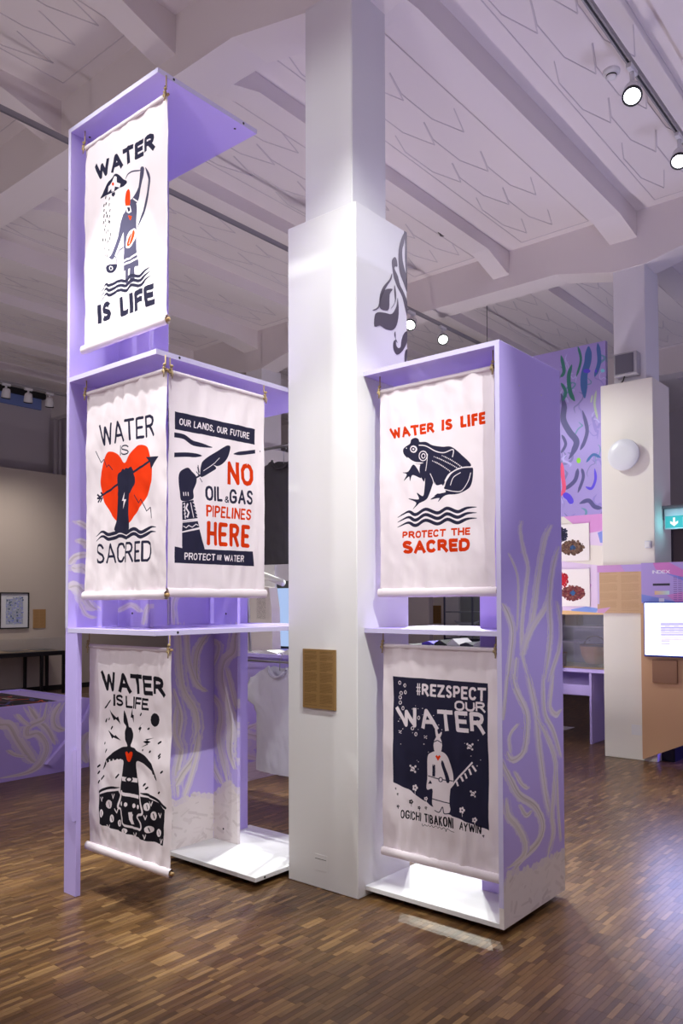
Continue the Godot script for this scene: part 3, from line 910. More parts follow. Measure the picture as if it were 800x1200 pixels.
		["p","k",0,[203,750,202,752,201,754,199,754,198,754,196,753,196,752,196,750,198,749,199,748,201,748,203,749]],
		["p","k",0,[203,745,203,746,201,748,199,749,198,748,196,747,196,746,196,744,198,743,199,742,201,742,203,743]],
		["p","k",0,[210,742,209,744,208,745,206,746,204,746,203,745,203,743,203,741,204,740,206,739,208,739,209,740]],
		["z","k",3,[204,751,206,762]],
		["p","k",0,[246,741,246,742,245,743,244,743,243,743,242,742,241,741,242,740,243,739,244,739,245,739,246,739]],
		["p","k",0,[243,744,243,746,242,747,241,747,240,747,239,746,238,745,239,744,240,743,241,742,242,743,243,743]],
		["p","k",0,[239,744,238,745,237,746,236,747,235,747,234,746,234,745,234,743,235,742,236,742,237,742,238,743]],
		["p","k",0,[239,740,238,741,237,742,236,742,235,742,234,742,234,741,234,739,235,738,236,738,238,738,238,739]],
		["p","k",0,[243,738,243,739,242,740,241,740,240,740,239,740,238,739,239,737,240,736,241,736,242,736,243,737]],
		["z","k",3,[240,745,241,752]],
		["p","k",0,[92,758,92,759,91,761,89,761,88,761,87,760,86,759,87,758,88,756,89,756,91,756,92,757]],
		["p","k",0,[89,762,88,764,87,765,86,766,84,766,83,765,83,763,83,762,84,761,86,760,87,760,88,761]],
		["p","k",0,[83,762,83,763,82,764,80,765,79,765,78,764,77,763,78,761,79,760,80,760,82,760,83,761]],
		["p","k",0,[83,757,83,759,82,760,80,760,79,760,78,759,77,758,78,757,79,756,80,755,82,755,83,756]],
		["p","k",0,[89,755,88,756,87,757,86,758,84,758,83,757,83,756,83,754,84,753,86,753,87,753,88,753]],
		["z","k",3,[84,763,86,772]],
		["p","k",0,[88,701,88,702,87,703,86,703,85,703,84,703,84,702,84,701,85,700,86,700,87,700,88,700]],
		["p","k",0,[86,704,85,705,85,706,84,706,83,706,82,705,82,705,82,704,83,703,84,702,85,703,85,703]],
		["p","k",0,[82,704,82,705,81,705,80,706,79,706,78,705,78,704,78,703,79,702,80,702,81,702,82,703]],
		["p","k",0,[82,700,82,701,81,702,80,703,79,702,78,702,78,701,78,700,79,699,80,699,81,699,82,700]],
		["p","k",0,[86,699,85,700,85,701,84,701,83,701,82,700,82,699,82,699,83,698,84,697,85,697,86,698]],
		["z","k",3,[83,704,85,710]],
		["p","k",0,[75,677,75,678,74,678,74,678,73,678,72,678,72,677,72,676,73,676,74,675,74,676,75,676]],
		["p","k",0,[73,679,73,680,72,681,72,681,71,681,70,680,70,680,70,679,71,678,72,678,72,678,73,678]],
		["p","k",0,[70,679,70,680,69,680,68,681,68,680,67,680,67,679,67,678,68,678,68,678,69,678,70,678]],
		["p","k",0,[70,676,70,677,69,678,68,678,68,678,67,677,67,677,67,676,68,675,69,675,69,675,70,675]],
		["p","k",0,[73,675,73,676,72,676,72,677,71,677,70,676,70,675,70,675,71,674,72,674,72,674,73,674]],
		["z","k",3,[71,679,73,684]],
		["p","k",0,[542,815,541,816,541,816,540,817,539,817,538,816,538,815,538,815,539,814,540,813,541,814,541,814]],
		["p","k",0,[540,818,539,818,539,819,538,820,537,819,536,819,536,818,536,817,537,817,538,816,539,816,539,817]],
		["p","k",0,[536,817,536,818,536,819,535,819,534,819,533,819,533,818,533,817,534,816,535,816,536,816,536,816]],
		["p","k",0,[537,814,536,815,536,816,535,816,534,816,533,816,533,815,533,814,534,813,535,813,536,813,536,814]],
		["p","k",0,[540,813,539,814,539,814,538,815,537,815,537,814,536,813,537,813,537,812,538,811,539,812,539,812]],
		["z","k",3,[537,818,539,823]],
		["p","w",0,[201,292,201,293,200,294,199,294,197,294,197,294,196,293,197,292,197,291,199,291,200,291,201,292]],
		["p","w",0,[115,394,115,395,113,396,112,397,110,396,109,396,108,394,109,393,110,392,112,391,113,391,115,392]],
		["p","w",0,[454,307,454,308,453,308,452,309,451,309,450,308,450,307,450,306,451,305,452,305,453,305,454,306]],
		["p","w",0,[169,296,168,298,168,299,167,299,166,299,165,298,165,296,165,295,166,294,167,293,168,294,168,295]],
		["p","w",0,[482,476,482,477,481,478,480,479,478,478,477,478,477,477,477,476,478,476,480,475,481,475,482,476]],
		["p","w",0,[237,451,237,452,236,453,234,454,233,454,232,453,231,452,232,450,233,449,234,448,236,449,237,450]],
		["p","w",0,[507,262,507,263,506,264,504,265,503,265,502,264,502,263,502,261,503,260,505,260,506,260,507,261]],
		["p","w",0,[333,304,333,305,332,306,331,306,330,306,329,305,328,305,329,304,330,303,331,303,332,303,333,303]],
		["p","w",0,[529,488,529,489,528,490,527,490,526,490,525,489,525,489,525,488,526,487,527,486,528,487,529,487]],
		["p","w",0,[519,404,519,405,518,406,516,406,515,406,514,405,513,404,514,403,515,402,516,401,518,401,519,402]],
		["p","w",0,[334,376,334,377,333,378,331,378,330,378,329,377,329,376,329,375,330,374,331,374,333,374,334,375]],
		["p","w",0,[164,359,163,359,162,360,160,360,159,360,158,360,157,359,158,358,159,358,160,357,162,357,163,358]],
		["p","w",0,[103,466,103,467,102,468,101,468,100,468,99,467,99,466,99,465,100,464,101,464,102,464,103,464]],
		["p","w",0,[317,356,316,357,315,357,314,358,312,358,311,357,310,356,311,355,312,355,314,354,315,354,316,355]],
		["p","w",0,[288,316,288,317,287,317,286,318,284,318,283,317,283,316,283,315,284,314,286,314,287,314,288,315]],
		["p","w",0,[259,485,258,486,258,487,257,488,256,488,255,487,254,486,255,485,256,484,257,483,258,483,258,484]],
		["p","w",0,[517,266,517,266,516,267,515,267,515,267,514,267,514,266,514,265,515,264,515,264,516,264,517,265]],
		["p","w",0,[453,423,453,424,452,425,451,426,450,425,449,425,449,424,449,423,450,422,451,422,452,422,453,423]],
		["p","w",0,[170,406,170,407,169,408,168,409,167,408,167,408,167,406,167,405,168,404,168,404,169,404,170,405]],
		["p","w",0,[512,516,512,518,511,519,509,519,508,519,507,518,507,517,507,516,508,514,509,514,511,514,512,515]],
		["p","w",0,[90,360,90,362,89,363,87,363,85,363,84,362,83,361,84,360,85,359,87,358,89,358,90,359]],
		["p","w",0,[285,542,285,543,284,544,283,545,282,545,281,544,280,543,281,541,282,540,283,540,284,540,285,541]],
		["p","w",0,[229,317,229,318,228,319,227,319,226,319,225,319,225,318,225,317,226,316,227,316,228,316,229,317]],
		["p","w",0,[271,549,271,550,270,551,269,551,268,551,267,551,267,550,267,549,268,549,269,548,270,548,271,549]],
		["p","w",0,[104,321,104,323,102,323,101,324,99,324,98,323,98,322,98,321,99,320,101,320,102,320,104,320]],
		["p","w",0,[229,288,229,289,227,290,226,291,224,290,223,290,222,289,223,288,224,287,226,286,227,287,229,287]],
		["p","w",0,[186,280,186,281,185,282,185,282,184,282,183,281,183,280,183,279,184,279,185,278,185,279,186,279]],
		["p","w",0,[413,289,413,290,412,291,411,291,411,291,410,290,410,289,410,288,411,287,411,287,412,287,413,288]],
		["p","w",0,[205,569,205,570,204,571,203,572,202,571,202,571,201,570,202,568,202,567,203,567,204,567,205,568]],
		["p","w",0,[459,362,458,363,457,364,455,364,454,364,453,363,452,362,453,361,454,360,456,360,457,360,458,361]],
		["p","w",0,[203,388,202,389,202,390,201,390,200,390,199,389,199,388,199,387,200,386,201,386,202,386,202,387]],
		["p","w",0,[206,535,206,537,205,538,203,538,202,538,200,537,200,536,201,535,202,534,203,534,205,534,206,534]],
		["p","w",0,[96,349,96,350,95,351,94,351,93,351,92,350,92,349,92,348,93,348,94,347,95,347,96,348]],
		["p","w",0,[197,531,196,531,196,532,195,532,194,532,193,532,193,531,193,530,194,530,195,529,196,529,196,530]],
		["w","k",0.15,[103,771,216,768,215,808,102,811],"OGICHI"],
		["w","k",0.15,[229,770,389,762,389,811,230,809],"TIBAKONI"],
		["w","k",0.15,[418,773,530,771,529,809,418,809],"AYWIN"],
		["s","k",2,[220,818,224,828,233,821,244,826,255,817,264,823,274,816,281,824,296,815,305,823,315,815,326,823,337,815,346,822,348,831,354,817,366,819,375,823,391,826]],
	],
	"side": [
		["t","f",26,[191,760,178,806,205,887,245,962,226,1053,200,1144,182,1249,188,1354,235,1447]],
		["t","f",34,[494,756,429,821,373,942,336,1052,308,1145,272,1236,212,1325,196,1355]],
		["t","f",28,[468,1066,421,1146,298,1229,229,1296,204,1340]],
		["t","f",28,[576,853,507,953,467,1098,473,1258,452,1352,404,1491]],
		["t","f",14,[63,909,139,995,149,1099,134,1248]],
		["t","f",30,[6,1125,58,1173,95,1246,77,1348,45,1462]],
		["t","f",24,[541,1114,582,1220,573,1326,487,1442,458,1495]],
		["t","f",24,[132,1359,106,1467]],
		["t","f",22,[48,1427,27,1537,6,1618]],
		["t","f",28,[98,1430,127,1499,218,1604,227,1682,193,1774,91,1797,42,1752]],
		["t","f",18,[144,1648,63,1690,71,1766]],
		["t","f",30,[232,1440,273,1521,314,1624,334,1745,364,1869,406,2016,450,2115]],
		["t","f",28,[396,1451,404,1623,495,1726,576,1861]],
		["t","f",28,[501,1459,475,1539,462,1609,520,1651,581,1632]],
		["t","f",38,[-25,1770,69,1878,148,1958,294,2034,370,2129,324,2197,184,2232,32,2286]],
		["t","f",34,[29,1945,47,2022,125,2086,195,2168,184,2222,43,2243]],
		["t","f",28,[314,1634,435,1759,503,1870,488,1991,462,2108,472,2191,400,2305]],
		["t","f",20,[526,1905,534,2081,561,2252]],
		["t","f",18,[100,1845,170,1914,232,1944]],
		["t","f",20,[147,1996,208,2056,261,2047]],
		["p","h",0,[-35,2318,3,2306,43,2262,162,2285,288,2298,400,2300,565,2294,638,2343,633,2541,-1,2550,-75,2499]],
	],
	"p1": [
		["t","f",40,[53,1194,53,1272,64,1454,92,1577,170,1689,188,1797,160,1881]],
		["t","f",34,[261,1270,192,1356,175,1470,193,1559]],
		["t","f",30,[113,1212,113,1300,130,1423,181,1541,256,1596]],
		["t","f",36,[22,1554,71,1713,55,1832,77,1904,50,2020,56,2158]],
		["t","f",22,[38,1658,28,1803,77,1904]],
		["t","f",40,[205,1817,171,1952,94,2027,40,2095]],
		["t","f",24,[199,1922,138,2078,94,2165]],
		["p","h",0,[-45,2181,8,2166,40,2189,105,2176,183,2164,265,2189,310,2197,311,2598,-43,2508]],
		["t","f",26,[-49,1225,-113,1138,-113,1017,-50,912]],
		["t","f",26,[27,1227,16,1095,59,1015,127,943]],
	],
	"p2": [
		["t","f",52,[189,1197,169,1285,156,1365,78,1421,58,1521,98,1634,138,1781,131,1922,170,2023]],
		["t","f",34,[-45,1309,37,1324,24,1397,-44,1481]],
		["t","f",40,[-58,1605,38,1665,58,1753,38,1862,79,1991,125,2117]],
		["t","f",32,[-64,1882,-2,2027,79,2123]],
		["t","f",28,[104,1456,144,1560,189,1688]],
		["t","f",20,[-4,1199,-17,1308,-31,1417]],
		["p","h",0,[-84,2210,-1,2188,79,2141,131,2098,222,2155,222,2466,-83,2526]],
	],
	"L": [
		["t","f",26,[45,1958,76,1967,105,1982,121,1989]],
		["t","f",30,[3,2172,33,2136,71,2122,106,2119]],
		["t","f",40,[21,2187,52,2189,78,2185,110,2212]],
		["t","f",30,[52,2051,90,2060,109,2087]],
		["t","f",46,[-6,2285,34,2276,72,2309,104,2366,150,2395]],
		["t","f",16,[63,2354,98,2417,150,2435]],
	],
	"b1": [
		["t","f",26,[-9,2404,46,2387,115,2371,195,2407]],
		["t","f",22,[260,2367,235,2407,216,2471]],
	],
	"bed": [
		["t","f",70,[472,136,667,82,770,133,853,153,929,284,1027,431,1083,481]],
		["t","f",46,[1002,12,1080,129,1171,223,1240,358]],
		["t","f",52,[1163,8,1136,125,1091,151,998,181,993,247,1081,243,1149,325,1155,409,1094,503,985,547,773,552]],
		["t","f",48,[1284,14,1221,124,1239,210,1321,252]],
		["t","f",30,[905,68,959,125,1014,173]],
		["t","f",60,[1551,292,1490,415,1540,552]],
		["t","f",24,[834,342,897,391,984,414]],
	],
	"dec": [
		["p","d",0,[409,9,377,57,355,120,353,188,365,240,396,279,429,319,430,244,409,213,388,164,384,110,400,68]],
		["p","d",0,[404,1,430,-10,430,294,418,210,410,139,413,75]],
		["p","d",0,[319,169,295,195,298,237,313,281,343,320,385,357,426,444,428,375,395,329,364,301,346,264,334,250,315,231,322,216,340,211,336,182]],
		["p","d",0,[293,263,272,300,222,351,192,402,177,466,129,498,158,490,187,463,202,411,242,351,287,295]],
		["p","d",0,[192,450,197,412,232,366,297,342,272,378,266,452,231,471,192,470]],
		["p","d",0,[148,521,172,497,231,483,291,472,332,421,343,375,350,452,331,519,295,554,240,564,191,559,145,575]],
		["p","d",0,[321,555,312,578,339,608,316,600,302,620,305,653,335,671,382,640,425,580,426,527,395,547,374,587,366,623,343,634,325,617]],
		["p","d",0,[425,620,405,640,401,691,415,687,425,642]],
		["p","d",0,[315,317,327,350,322,400,281,448,318,407,314,353]],
	],
	"mural": [
		["t","m1",60,[299,432,329,559,320,693,382,823,451,923,426,1009,371,1092]],
		["t","m1",36,[516,634,560,819,535,934,488,1017]],
		["t","m2",40,[413,166,380,280,394,434,440,532]],
		["t","m2",34,[303,53,333,211,301,266]],
		["t","m3",70,[584,21,575,168,535,309,540,519]],
		["t","m3",40,[675,11,688,191,641,329]],
		["t","m1",30,[302,842,341,938,292,1022]],
		["t","m4",26,[630,1211,637,1315,598,1399,538,1378]],
		["t","m1",40,[474,1536,566,1514,626,1578,700,1598]],
		["t","m1",40,[463,1193,431,1308,320,1388]],
		["t","m2",24,[477,-1,506,140,458,295]],
		["t","m5",22,[655,464,638,594,666,746]],
		["t","m5",16,[617,502,601,573]],
		["t","m1",30,[501,1197,516,1287,460,1430]],
		["t","m3",26,[548,1143,617,1077,691,1116]],
		["t","m2",30,[300,326,347,426,314,511]],
		["t","m6",40,[299,1114,306,1235,320,1372,288,1445]],
		["t","m4",60,[319,1433,366,1467,397,1522]],
		["p","m7",0,[493,1119,490,1132,482,1141,471,1143,460,1138,453,1127,450,1114,453,1101,461,1092,472,1089,483,1094,490,1105]],
		["p","m4",0,[600,265,595,275,581,280,563,279,545,273,531,262,527,251,532,242,545,237,564,237,582,244,595,254]],
		["p","m8",0,[740,289,738,297,730,302,719,303,709,298,702,290,699,281,702,273,709,268,720,268,730,272,738,280]],
		["p","m4",0,[664,277,663,286,659,292,654,293,649,290,645,283,643,273,645,265,649,259,654,258,659,261,663,268]],
	],
}


# ------------------------------------------------------------------ lamps
func lamp_head(at: Vector3, aim: Vector3, energy: float, angle: float, c: Color, label: String, group := "", track_y := 4.76, glow := 5.0, blend := 0.6, soft := 0.03) -> Node3D:
	var t := thing("track_spotlight", at, label, "spotlight", group)
	var d := (aim - at).normalized()
	var white := mat("lamp_white", rgb(222, 220, 224), 0.45)
	sg = 1
	var st := new_st()
	lathe(st, [Vector2(0, -0.075), Vector2(0.03, -0.075), Vector2(0.048, -0.06), Vector2(0.056, -0.02), Vector2(0.06, 0.03), Vector2(0.06, 0.062), Vector2(0.054, 0.062), Vector2(0.052, 0.04)], at, d, 20)
	var hs := build(st, "housing", white, t)
	st = new_st()
	lathe(st, [Vector2(0.05, 0.044), Vector2(0.05, 0.066), Vector2(0.058, 0.066), Vector2(0.0615, 0.06), Vector2(0.0615, 0.05)], at, d, 20)
	build(st, "rim", mat("lamp_rim", rgb(26, 26, 30), 0.4), hs)
	st = new_st()
	lathe(st, [Vector2(0.0505, 0.05), Vector2(0.03, 0.046), Vector2(0, 0.045)], at, d, 20)
	var em := StandardMaterial3D.new()
	em.albedo_color = Color(0.9, 0.9, 0.9)
	em.emission_enabled = true
	em.emission = c
	em.emission_energy_multiplier = glow
	em.cull_mode = BaseMaterial3D.CULL_DISABLED
	build(st, "lamp_lens", em, hs)
	st = new_st()
	tube(st, [at + Vector3(0, 0.02, 0), at + Vector3(0, track_y - at.y, 0)], 0.014, 10)
	build(st, "stem", white, t)
	sg = -1
	box("track_adapter", white, t, Vector3(at.x - 0.018, track_y - 0.03, at.z - 0.06), Vector3(at.x + 0.018, track_y + 0.004, at.z + 0.06), 0.004)
	var l := SpotLight3D.new()
	l.name = "beam"
	l.light_color = c
	l.light_energy = energy
	l.spot_angle = angle
	l.spot_angle_attenuation = blend
	l.spot_range = 30.0
	l.spot_attenuation = 2.0
	l.light_size = soft
	l.shadow_enabled = true
	t.add_child(l)
	l.look_at_from_position(at + d * 0.075, at + d * 2.0, Vector3.UP if absf(d.y) < 0.98 else Vector3.RIGHT)
	return t

func track(x: float, z0: float, z1: float, y: float, label: String, rods: Array, hw := 0.018) -> void:
	var t := thing("lighting_track", Vector3(x, y, (z0 + z1) / 2), label, "light track", "ceiling lighting tracks")
	var st := new_st()
	prism(st, PackedVector2Array([Vector2(x - hw, y), Vector2(x - hw, y + 0.034), Vector2(x + hw, y + 0.034), Vector2(x + hw, y), Vector2(x + 0.007, y), Vector2(x + 0.007, y + 0.02), Vector2(x - 0.007, y + 0.02), Vector2(x - 0.007, y)]), 2, z0, z1)
	build(st, "rail", mat("track", rgb(150, 146, 150), 0.4), t)
	box("contact_strip", mat("track_dark", rgb(34, 32, 34), 0.5), t, Vector3(x - 0.0065, y + 0.015, z0 + 0.01), Vector3(x + 0.0065, y + 0.0195, z1 - 0.01))
	for z: float in rods:
		st = new_st()
		tube(st, [Vector3(x, y + 0.034, z), Vector3(x, CEIL + 0.02, z)], 0.004, 6)
		build(st, "hanger_rod", mat("track_dark", Color.BLACK), t)

func lamps() -> void:
	var w := Color(0.975, 1.0, 0.965)
	track(-1.72, -2.7, 2.6, 4.76, "light track running over the viewer in front of the column", [-2.4, 0.5, 2.4])
	track(-3.2, -2.3, 0.8, 4.76, "short light track overhead before the tall purple tower", [-2.1, 0.6])
	track(-1.72, -7.0, -3.35, 4.76, "grey light track on the ceiling with two lit white spotlights, upper right", [-6.6, -3.6])
	track(-4.65, -12.5, 3.0, 4.42, "dark light track hung on rods behind the tall purple tower", [-10.5, -8.3, -5.6, -3.6, 0.4, 2.6], 0.011)
	var g1 := "spotlights on the front track"
	# over the viewer, out of the frame: the lamps that light the banners
	var lab := "white track spotlight above the viewer aimed at "
	lamp_head(Vector3(-3.2, 4.55, -1.0), Vector3(-3.15, 3.2, -2.16), KEY * 0.47, 24, w, lab + "the topmost banner", g1)
	lamp_head(Vector3(-3.2, 4.55, -1.48), Vector3(-3.15, 1.55, -2.2), KEY * 2.3, 17, w, lab + "the middle of the tower", g1, 4.76, 5.0, 0.5)
	lamp_head(Vector3(-1.72, 4.55, -1.75), Vector3(-1.98, 1.0, -3.05), KEY * 0.95, 40, w, lab + "the frog banner", g1)
	lamp_head(Vector3(-1.72, 4.6, 0.5), Vector3(-2.58, 3.0, -3.0), KEY * 0.7, 20, w, lab + "the white column", g1)
	lamp_head(Vector3(-1.72, 4.6, 1.6), Vector3(-1.2, 0.0, -1.8), KEY * 1.0, 34, w, lab + "the floor", g1)
	lamp_head(Vector3(-4.65, 4.26, -0.4), Vector3(-3.6, 0.5, -2.2), KEY * 1.2, 16, w, lab + "the tower from its left", g1, 4.42)
	lamp_head(Vector3(-4.65, 4.26, 0.9), Vector3(-4.6, 0.3, -2.6), KEY * 0.7, 52, w, lab + "the floor left of the tower", g1, 4.42)
	track(0.5, -3.2, 0.6, 4.76, "light track beyond the right edge before the frames", [-3.0, 0.4])
	lamp_head(Vector3(0.5, 4.6, -1.6), Vector3(-2.7, 1.5, -2.8), KEY * 2.5, 13, w, "white track spotlight beyond the right edge aimed at the pipelines banner", g1)
	lamp_head(Vector3(0.5, 4.6, -2.7), Vector3(-1.62, 0.2, -3.3), KEY * 1.0, 10, w, "white track spotlight beyond the right edge aimed at the frog frame's side", g1)
	# in the frame
	var cool := Color(0.95, 0.95, 1.0)
	var g2 := "lit spotlights on the upper right track"
	lamp_head(Vector3(-1.72, 4.60, -4.93), Vector3(-1.0, 1.6, -2.6), KEY * 0.5, 42, cool, "lit white spotlight with black rim on the ceiling track, nearer one", g2, 4.76, 8.0)
	lamp_head(Vector3(-1.72, 4.60, -5.88), Vector3(-1.3, 1.6, -3.6), KEY * 0.4, 42, cool, "lit white spotlight at the right edge, farther one on its track", g2, 4.76, 8.0)
	var g3 := "lit spotlights above the right purple frame"
	lamp_head(Vector3(-4.65, 4.30, -6.72), Vector3(-2.6, 0.0, -1.6), BACKL, 30, w, "lit small spotlight above the frog frame, left one beside the column", g3, 4.42, 8.0, 0.4)
	lamp_head(Vector3(-4.65, 4.30, -7.32), Vector3(-1.2, 0.0, -3.0), BACKL, 30, w, "lit small spotlight above the frog frame, right one of two", g3, 4.42, 8.0, 0.4)
	lamp_head(Vector3(-4.65, 4.30, -5.2), Vector3(-2.57, 1.8, -7.1), KEY * 1.2, 26, w, "white track spotlight hidden behind the near column, aimed at the far column", g1, 4.42)
	# violet wash on the floor at the right, its lamp beyond the edge of the frame
	lamp_head(Vector3(1.4, 4.3, -9.6), Vector3(-1.75, 0.0, -7.2), 46.0, 9, Color(0.36, 0.3, 1.0), "violet spotlight beyond the right edge washing the floor by the monitor", "", 4.5, 6.0, 1.0)
	# uplights standing on the floor of the hall, out of the frame
	var where: Array = ["to the right of the purple frame", "behind the viewer", "behind the viewer to the left", "beyond the left edge by the wall", "on the floor behind the right frame", "beyond the right edge at the far end"]
	var k := 0
	for q in [[Vector3(1.3, 0.3, -4.6), 0.7, VIO], [Vector3(-0.9, 0.3, 1.7), 0.8, UPC], [Vector3(-4.6, 0.3, 2.2), 0.5, UPC], [Vector3(-9.6, 0.3, -1.2), 0.35, UPC], [Vector3(-4.25, 0.3, -6.2), 0.65, UPC], [Vector3(1.0, 0.3, -10.5), 0.8, VIO]]:
		uplight(q[0], q[1], where[k], q[2])
		k += 1

func uplight(at: Vector3, part: float, where: String, c: Color) -> void:
	var t := thing("floor_uplight", Vector3(at.x, 0, at.z), "long grey floor uplight " + where, "floor lamp", "floor uplights")
	var along := Vector3(0, 0, 0.7)
	var side := Vector3(0.09, 0, 0)
	box("trough", mat("trough", rgb(180, 178, 184), 0.5), t, Vector3(at.x, 0, at.z) - along - side, at + along + side, 0.004)
	var em := StandardMaterial3D.new()
	em.albedo_color = Color(0.9, 0.9, 0.9)
	em.emission_enabled = true
	em.emission = c
	em.emission_energy_multiplier = 3.0
	box("lamp_diffuser", em, t, at - along * 0.97 - side * 0.8, at + along * 0.97 + side * 0.8 + Vector3(0, 0.006, 0))
	var l := AreaLight3D.new()
	l.name = "glow"
	l.area_size = Vector2(1.36, 0.14)
	l.light_color = c
	l.light_energy = UP * part
	l.area_range = 40.0
	l.area_attenuation = 2.0
	l.shadow_enabled = true
	t.add_child(l)
	l.position = Vector3(0, at.y + 0.012, 0)
	l.basis = Basis(Vector3.UP, PI / 2) * Basis(Vector3.RIGHT, PI / 2)

# ------------------------------------------------------------------ room
func haunch_beam(st: SurfaceTool, ax: int, a0: float, a1: float, lo: float, hi: float, bottom: float, deep: float, run: float, ends: Array) -> void:
	# a beam along ax from a0 to a1, its soffit dropping to deep over the last run at each end
	var poly := PackedVector2Array()
	poly.append(Vector2(a0, CEIL + 0.05))
	if ends[0]:
		poly.append(Vector2(a0, deep))
		poly.append(Vector2(a0 + run, bottom))
	else:
		poly.append(Vector2(a0, bottom))
	if ends[1]:
		poly.append(Vector2(a1 - run, bottom))
		poly.append(Vector2(a1, deep))
	else:
		poly.append(Vector2(a1, bottom))
	poly.append(Vector2(a1, CEIL + 0.05))
	prism(st, poly, 2 if ax == 0 else 0, lo, hi)

const JOIST_R := [3.65, 2.4, 1.2, -0.02, -1.29, -2.47, -3.75, -5.02, -6.27, -7.37, -8.65, -9.92, -11.15]
const GIRDER_Z := [[1.25, 0.97], [-2.955, -3.235], [-7.15, -7.44], [-11.32, -11.61]]
const COL_X := [2.35, -2.545, -7.45]

func structure() -> void:
	var plaster := mat("ceiling_plaster", rgb(228, 219, 220), 0.85, 0.0, 0.3)
	var c := setting("ceiling")
	box("slab", plaster, c, Vector3(-13, CEIL, -16), Vector3(6.5, CEIL + 0.2, 6.5))
	# girders along x, haunched at the columns
	for g: Array in GIRDER_Z:
		for i in 4:
			var x0: float = [2.5, -2.39, -7.3, -12.4][i]
			var x1: float = [6.4, 2.2, -2.70, -7.6][i]
			var st := new_st()
			haunch_beam(st, 0, x0, x1, g[1], g[0], 4.57, 4.44, 0.55, [i < 3, i > 0])
			build(st, "girder", plaster, c)
		for x: float in COL_X:
			box("girder_head", plaster, c, Vector3(x - 0.155, 4.44, g[1]), Vector3(x + 0.155, CEIL + 0.05, g[0]))
	# joists along z between the girders
	var spans := [[6.4, 1.25], [0.97, -2.955], [-3.235, -7.15], [-7.44, -11.32], [-11.61, -15.2]]
	for s: Array in spans:
		for k in JOIST_R.size():
			var xr: float = JOIST_R[k]
			var main := k in [1, 5, 9]
			var st := new_st()
			haunch_beam(st, 2, s[1], s[0], xr - (0.25 if main else 0.18), xr, 4.76 if main else 4.82, 4.70, 0.42, [true, true])
			build(st, "joist", plaster, c)
	# raised plaster lines on the ceiling fields
	var st2 := new_st()
	for s: Array in spans.slice(1, 4):
		for k in range(3, JOIST_R.size() - 1):
			var xa: float = JOIST_R[k + 1] + 0.19
			var xb: float = JOIST_R[k] - (0.25 if k in [1, 5, 9] else 0.18) - 0.16
			var za: float = s[1] + 0.1
			var zb: float = s[0] - 0.1
			for e in [[Vector2(xa, za), Vector2(xb, za)], [Vector2(xb, za), Vector2(xb, zb)], [Vector2(xb, zb), Vector2(xa, zb)], [Vector2(xa, zb), Vector2(xa, za)]]:
				rib(st2, e[0], e[1])
			var i := 0
			var xc := xa + 0.13
			while xc < xb - 0.08:
				var zt: float = za + 0.15 + (0.6 if i % 2 else 0.0)
				while zt < zb - 0.3:
					var sh := [Vector2(-0.03, 0.90), Vector2(-0.10, 0.67), Vector2(-0.094, 0.29), Vector2(0, 0), Vector2(0.096, 0.30)]
					for q in sh.size() - 1:
						var p0: Vector2 = Vector2(xc, zt) + sh[q]
						var p1: Vector2 = Vector2(xc, zt) + sh[q + 1]
						if maxf(p0.y, p1.y) < zb - 0.05: rib(st2, p0, p1)
					zt += 1.2
				xc += 0.13
				i += 1
	tag(build(st2, "plaster_lines", mat("plaster_lines", rgb(205, 196, 202), 0.8), c), "", "", "", "stuff")
	# smoke detectors and a sprinkler
	for q in [[Vector3(-1.93, CEIL, -5.14), 0.055, "white smoke detector on the ceiling beside the upper right light track"], [Vector3(-4.02, CEIL, -6.34), 0.045, "small dark smoke detector on the ceiling above the right purple frame"]]:
		var t := thing("smoke_detector", q[0], q[2], "smoke detector")
		var st := new_st()
		sg = 1
		lathe(st, [Vector2(q[1], 0), Vector2(q[1], 0.016), Vector2(q[1] * 0.85, 0.024), Vector2(q[1] * 0.62, 0.026), Vector2(q[1] * 0.6, 0.046), Vector2(q[1] * 0.4, 0.052), Vector2(0, 0.053)], q[0], Vector3.DOWN, 20)
		build(st, "body", mat("detector" + str(q[1]), rgb(225, 222, 224) if q[1] > 0.05 else rgb(90, 84, 86), 0.5), t)
		st = new_st()
		lathe(st, [Vector2(q[1] * 0.63, 0.030), Vector2(q[1] * 0.63, 0.040)], q[0], Vector3.DOWN, 20)
		sg = -1
		build(st, "slot_ring", mat("black", rgb(20, 20, 22), 0.6), t)
	# walls
	var wallm := mat("wall_upper", rgb(190, 182, 188), 0.8)
	var wl := setting("wall_left")
	box("wall", wallm, wl, Vector3(-12.6, 0, -16), Vector3(-12.4, 5.1, 6.5))
	box("pilaster", wallm, wl, Vector3(-12.4, 0, -7.65), Vector3(-12.15, CEIL, -7.3))
	for z in [-7.12, -7.2]:
		var st := new_st()
		sg = 1
		tube(st, [Vector3(-12.2, 0, z), Vector3(-12.2, 4.5, z)], 0.03, 8)
		sg = -1
		build(st, "pipe", wallm, wl)
	box("wall", wallm, setting("wall_back"), Vector3(-12.6, 0, -16), Vector3(6.5, 5.1, -15.2))
	box("wall", mat("wall_white", rgb(226, 222, 224), 0.8), setting("wall_right"), Vector3(6.3, 0, -16), Vector3(6.5, 5.1, 6.5))
	box("wall", mat("wall_white", Color.WHITE), setting("wall_front"), Vector3(-12.6, 0, 6.3), Vector3(6.5, 5.1, 6.5))

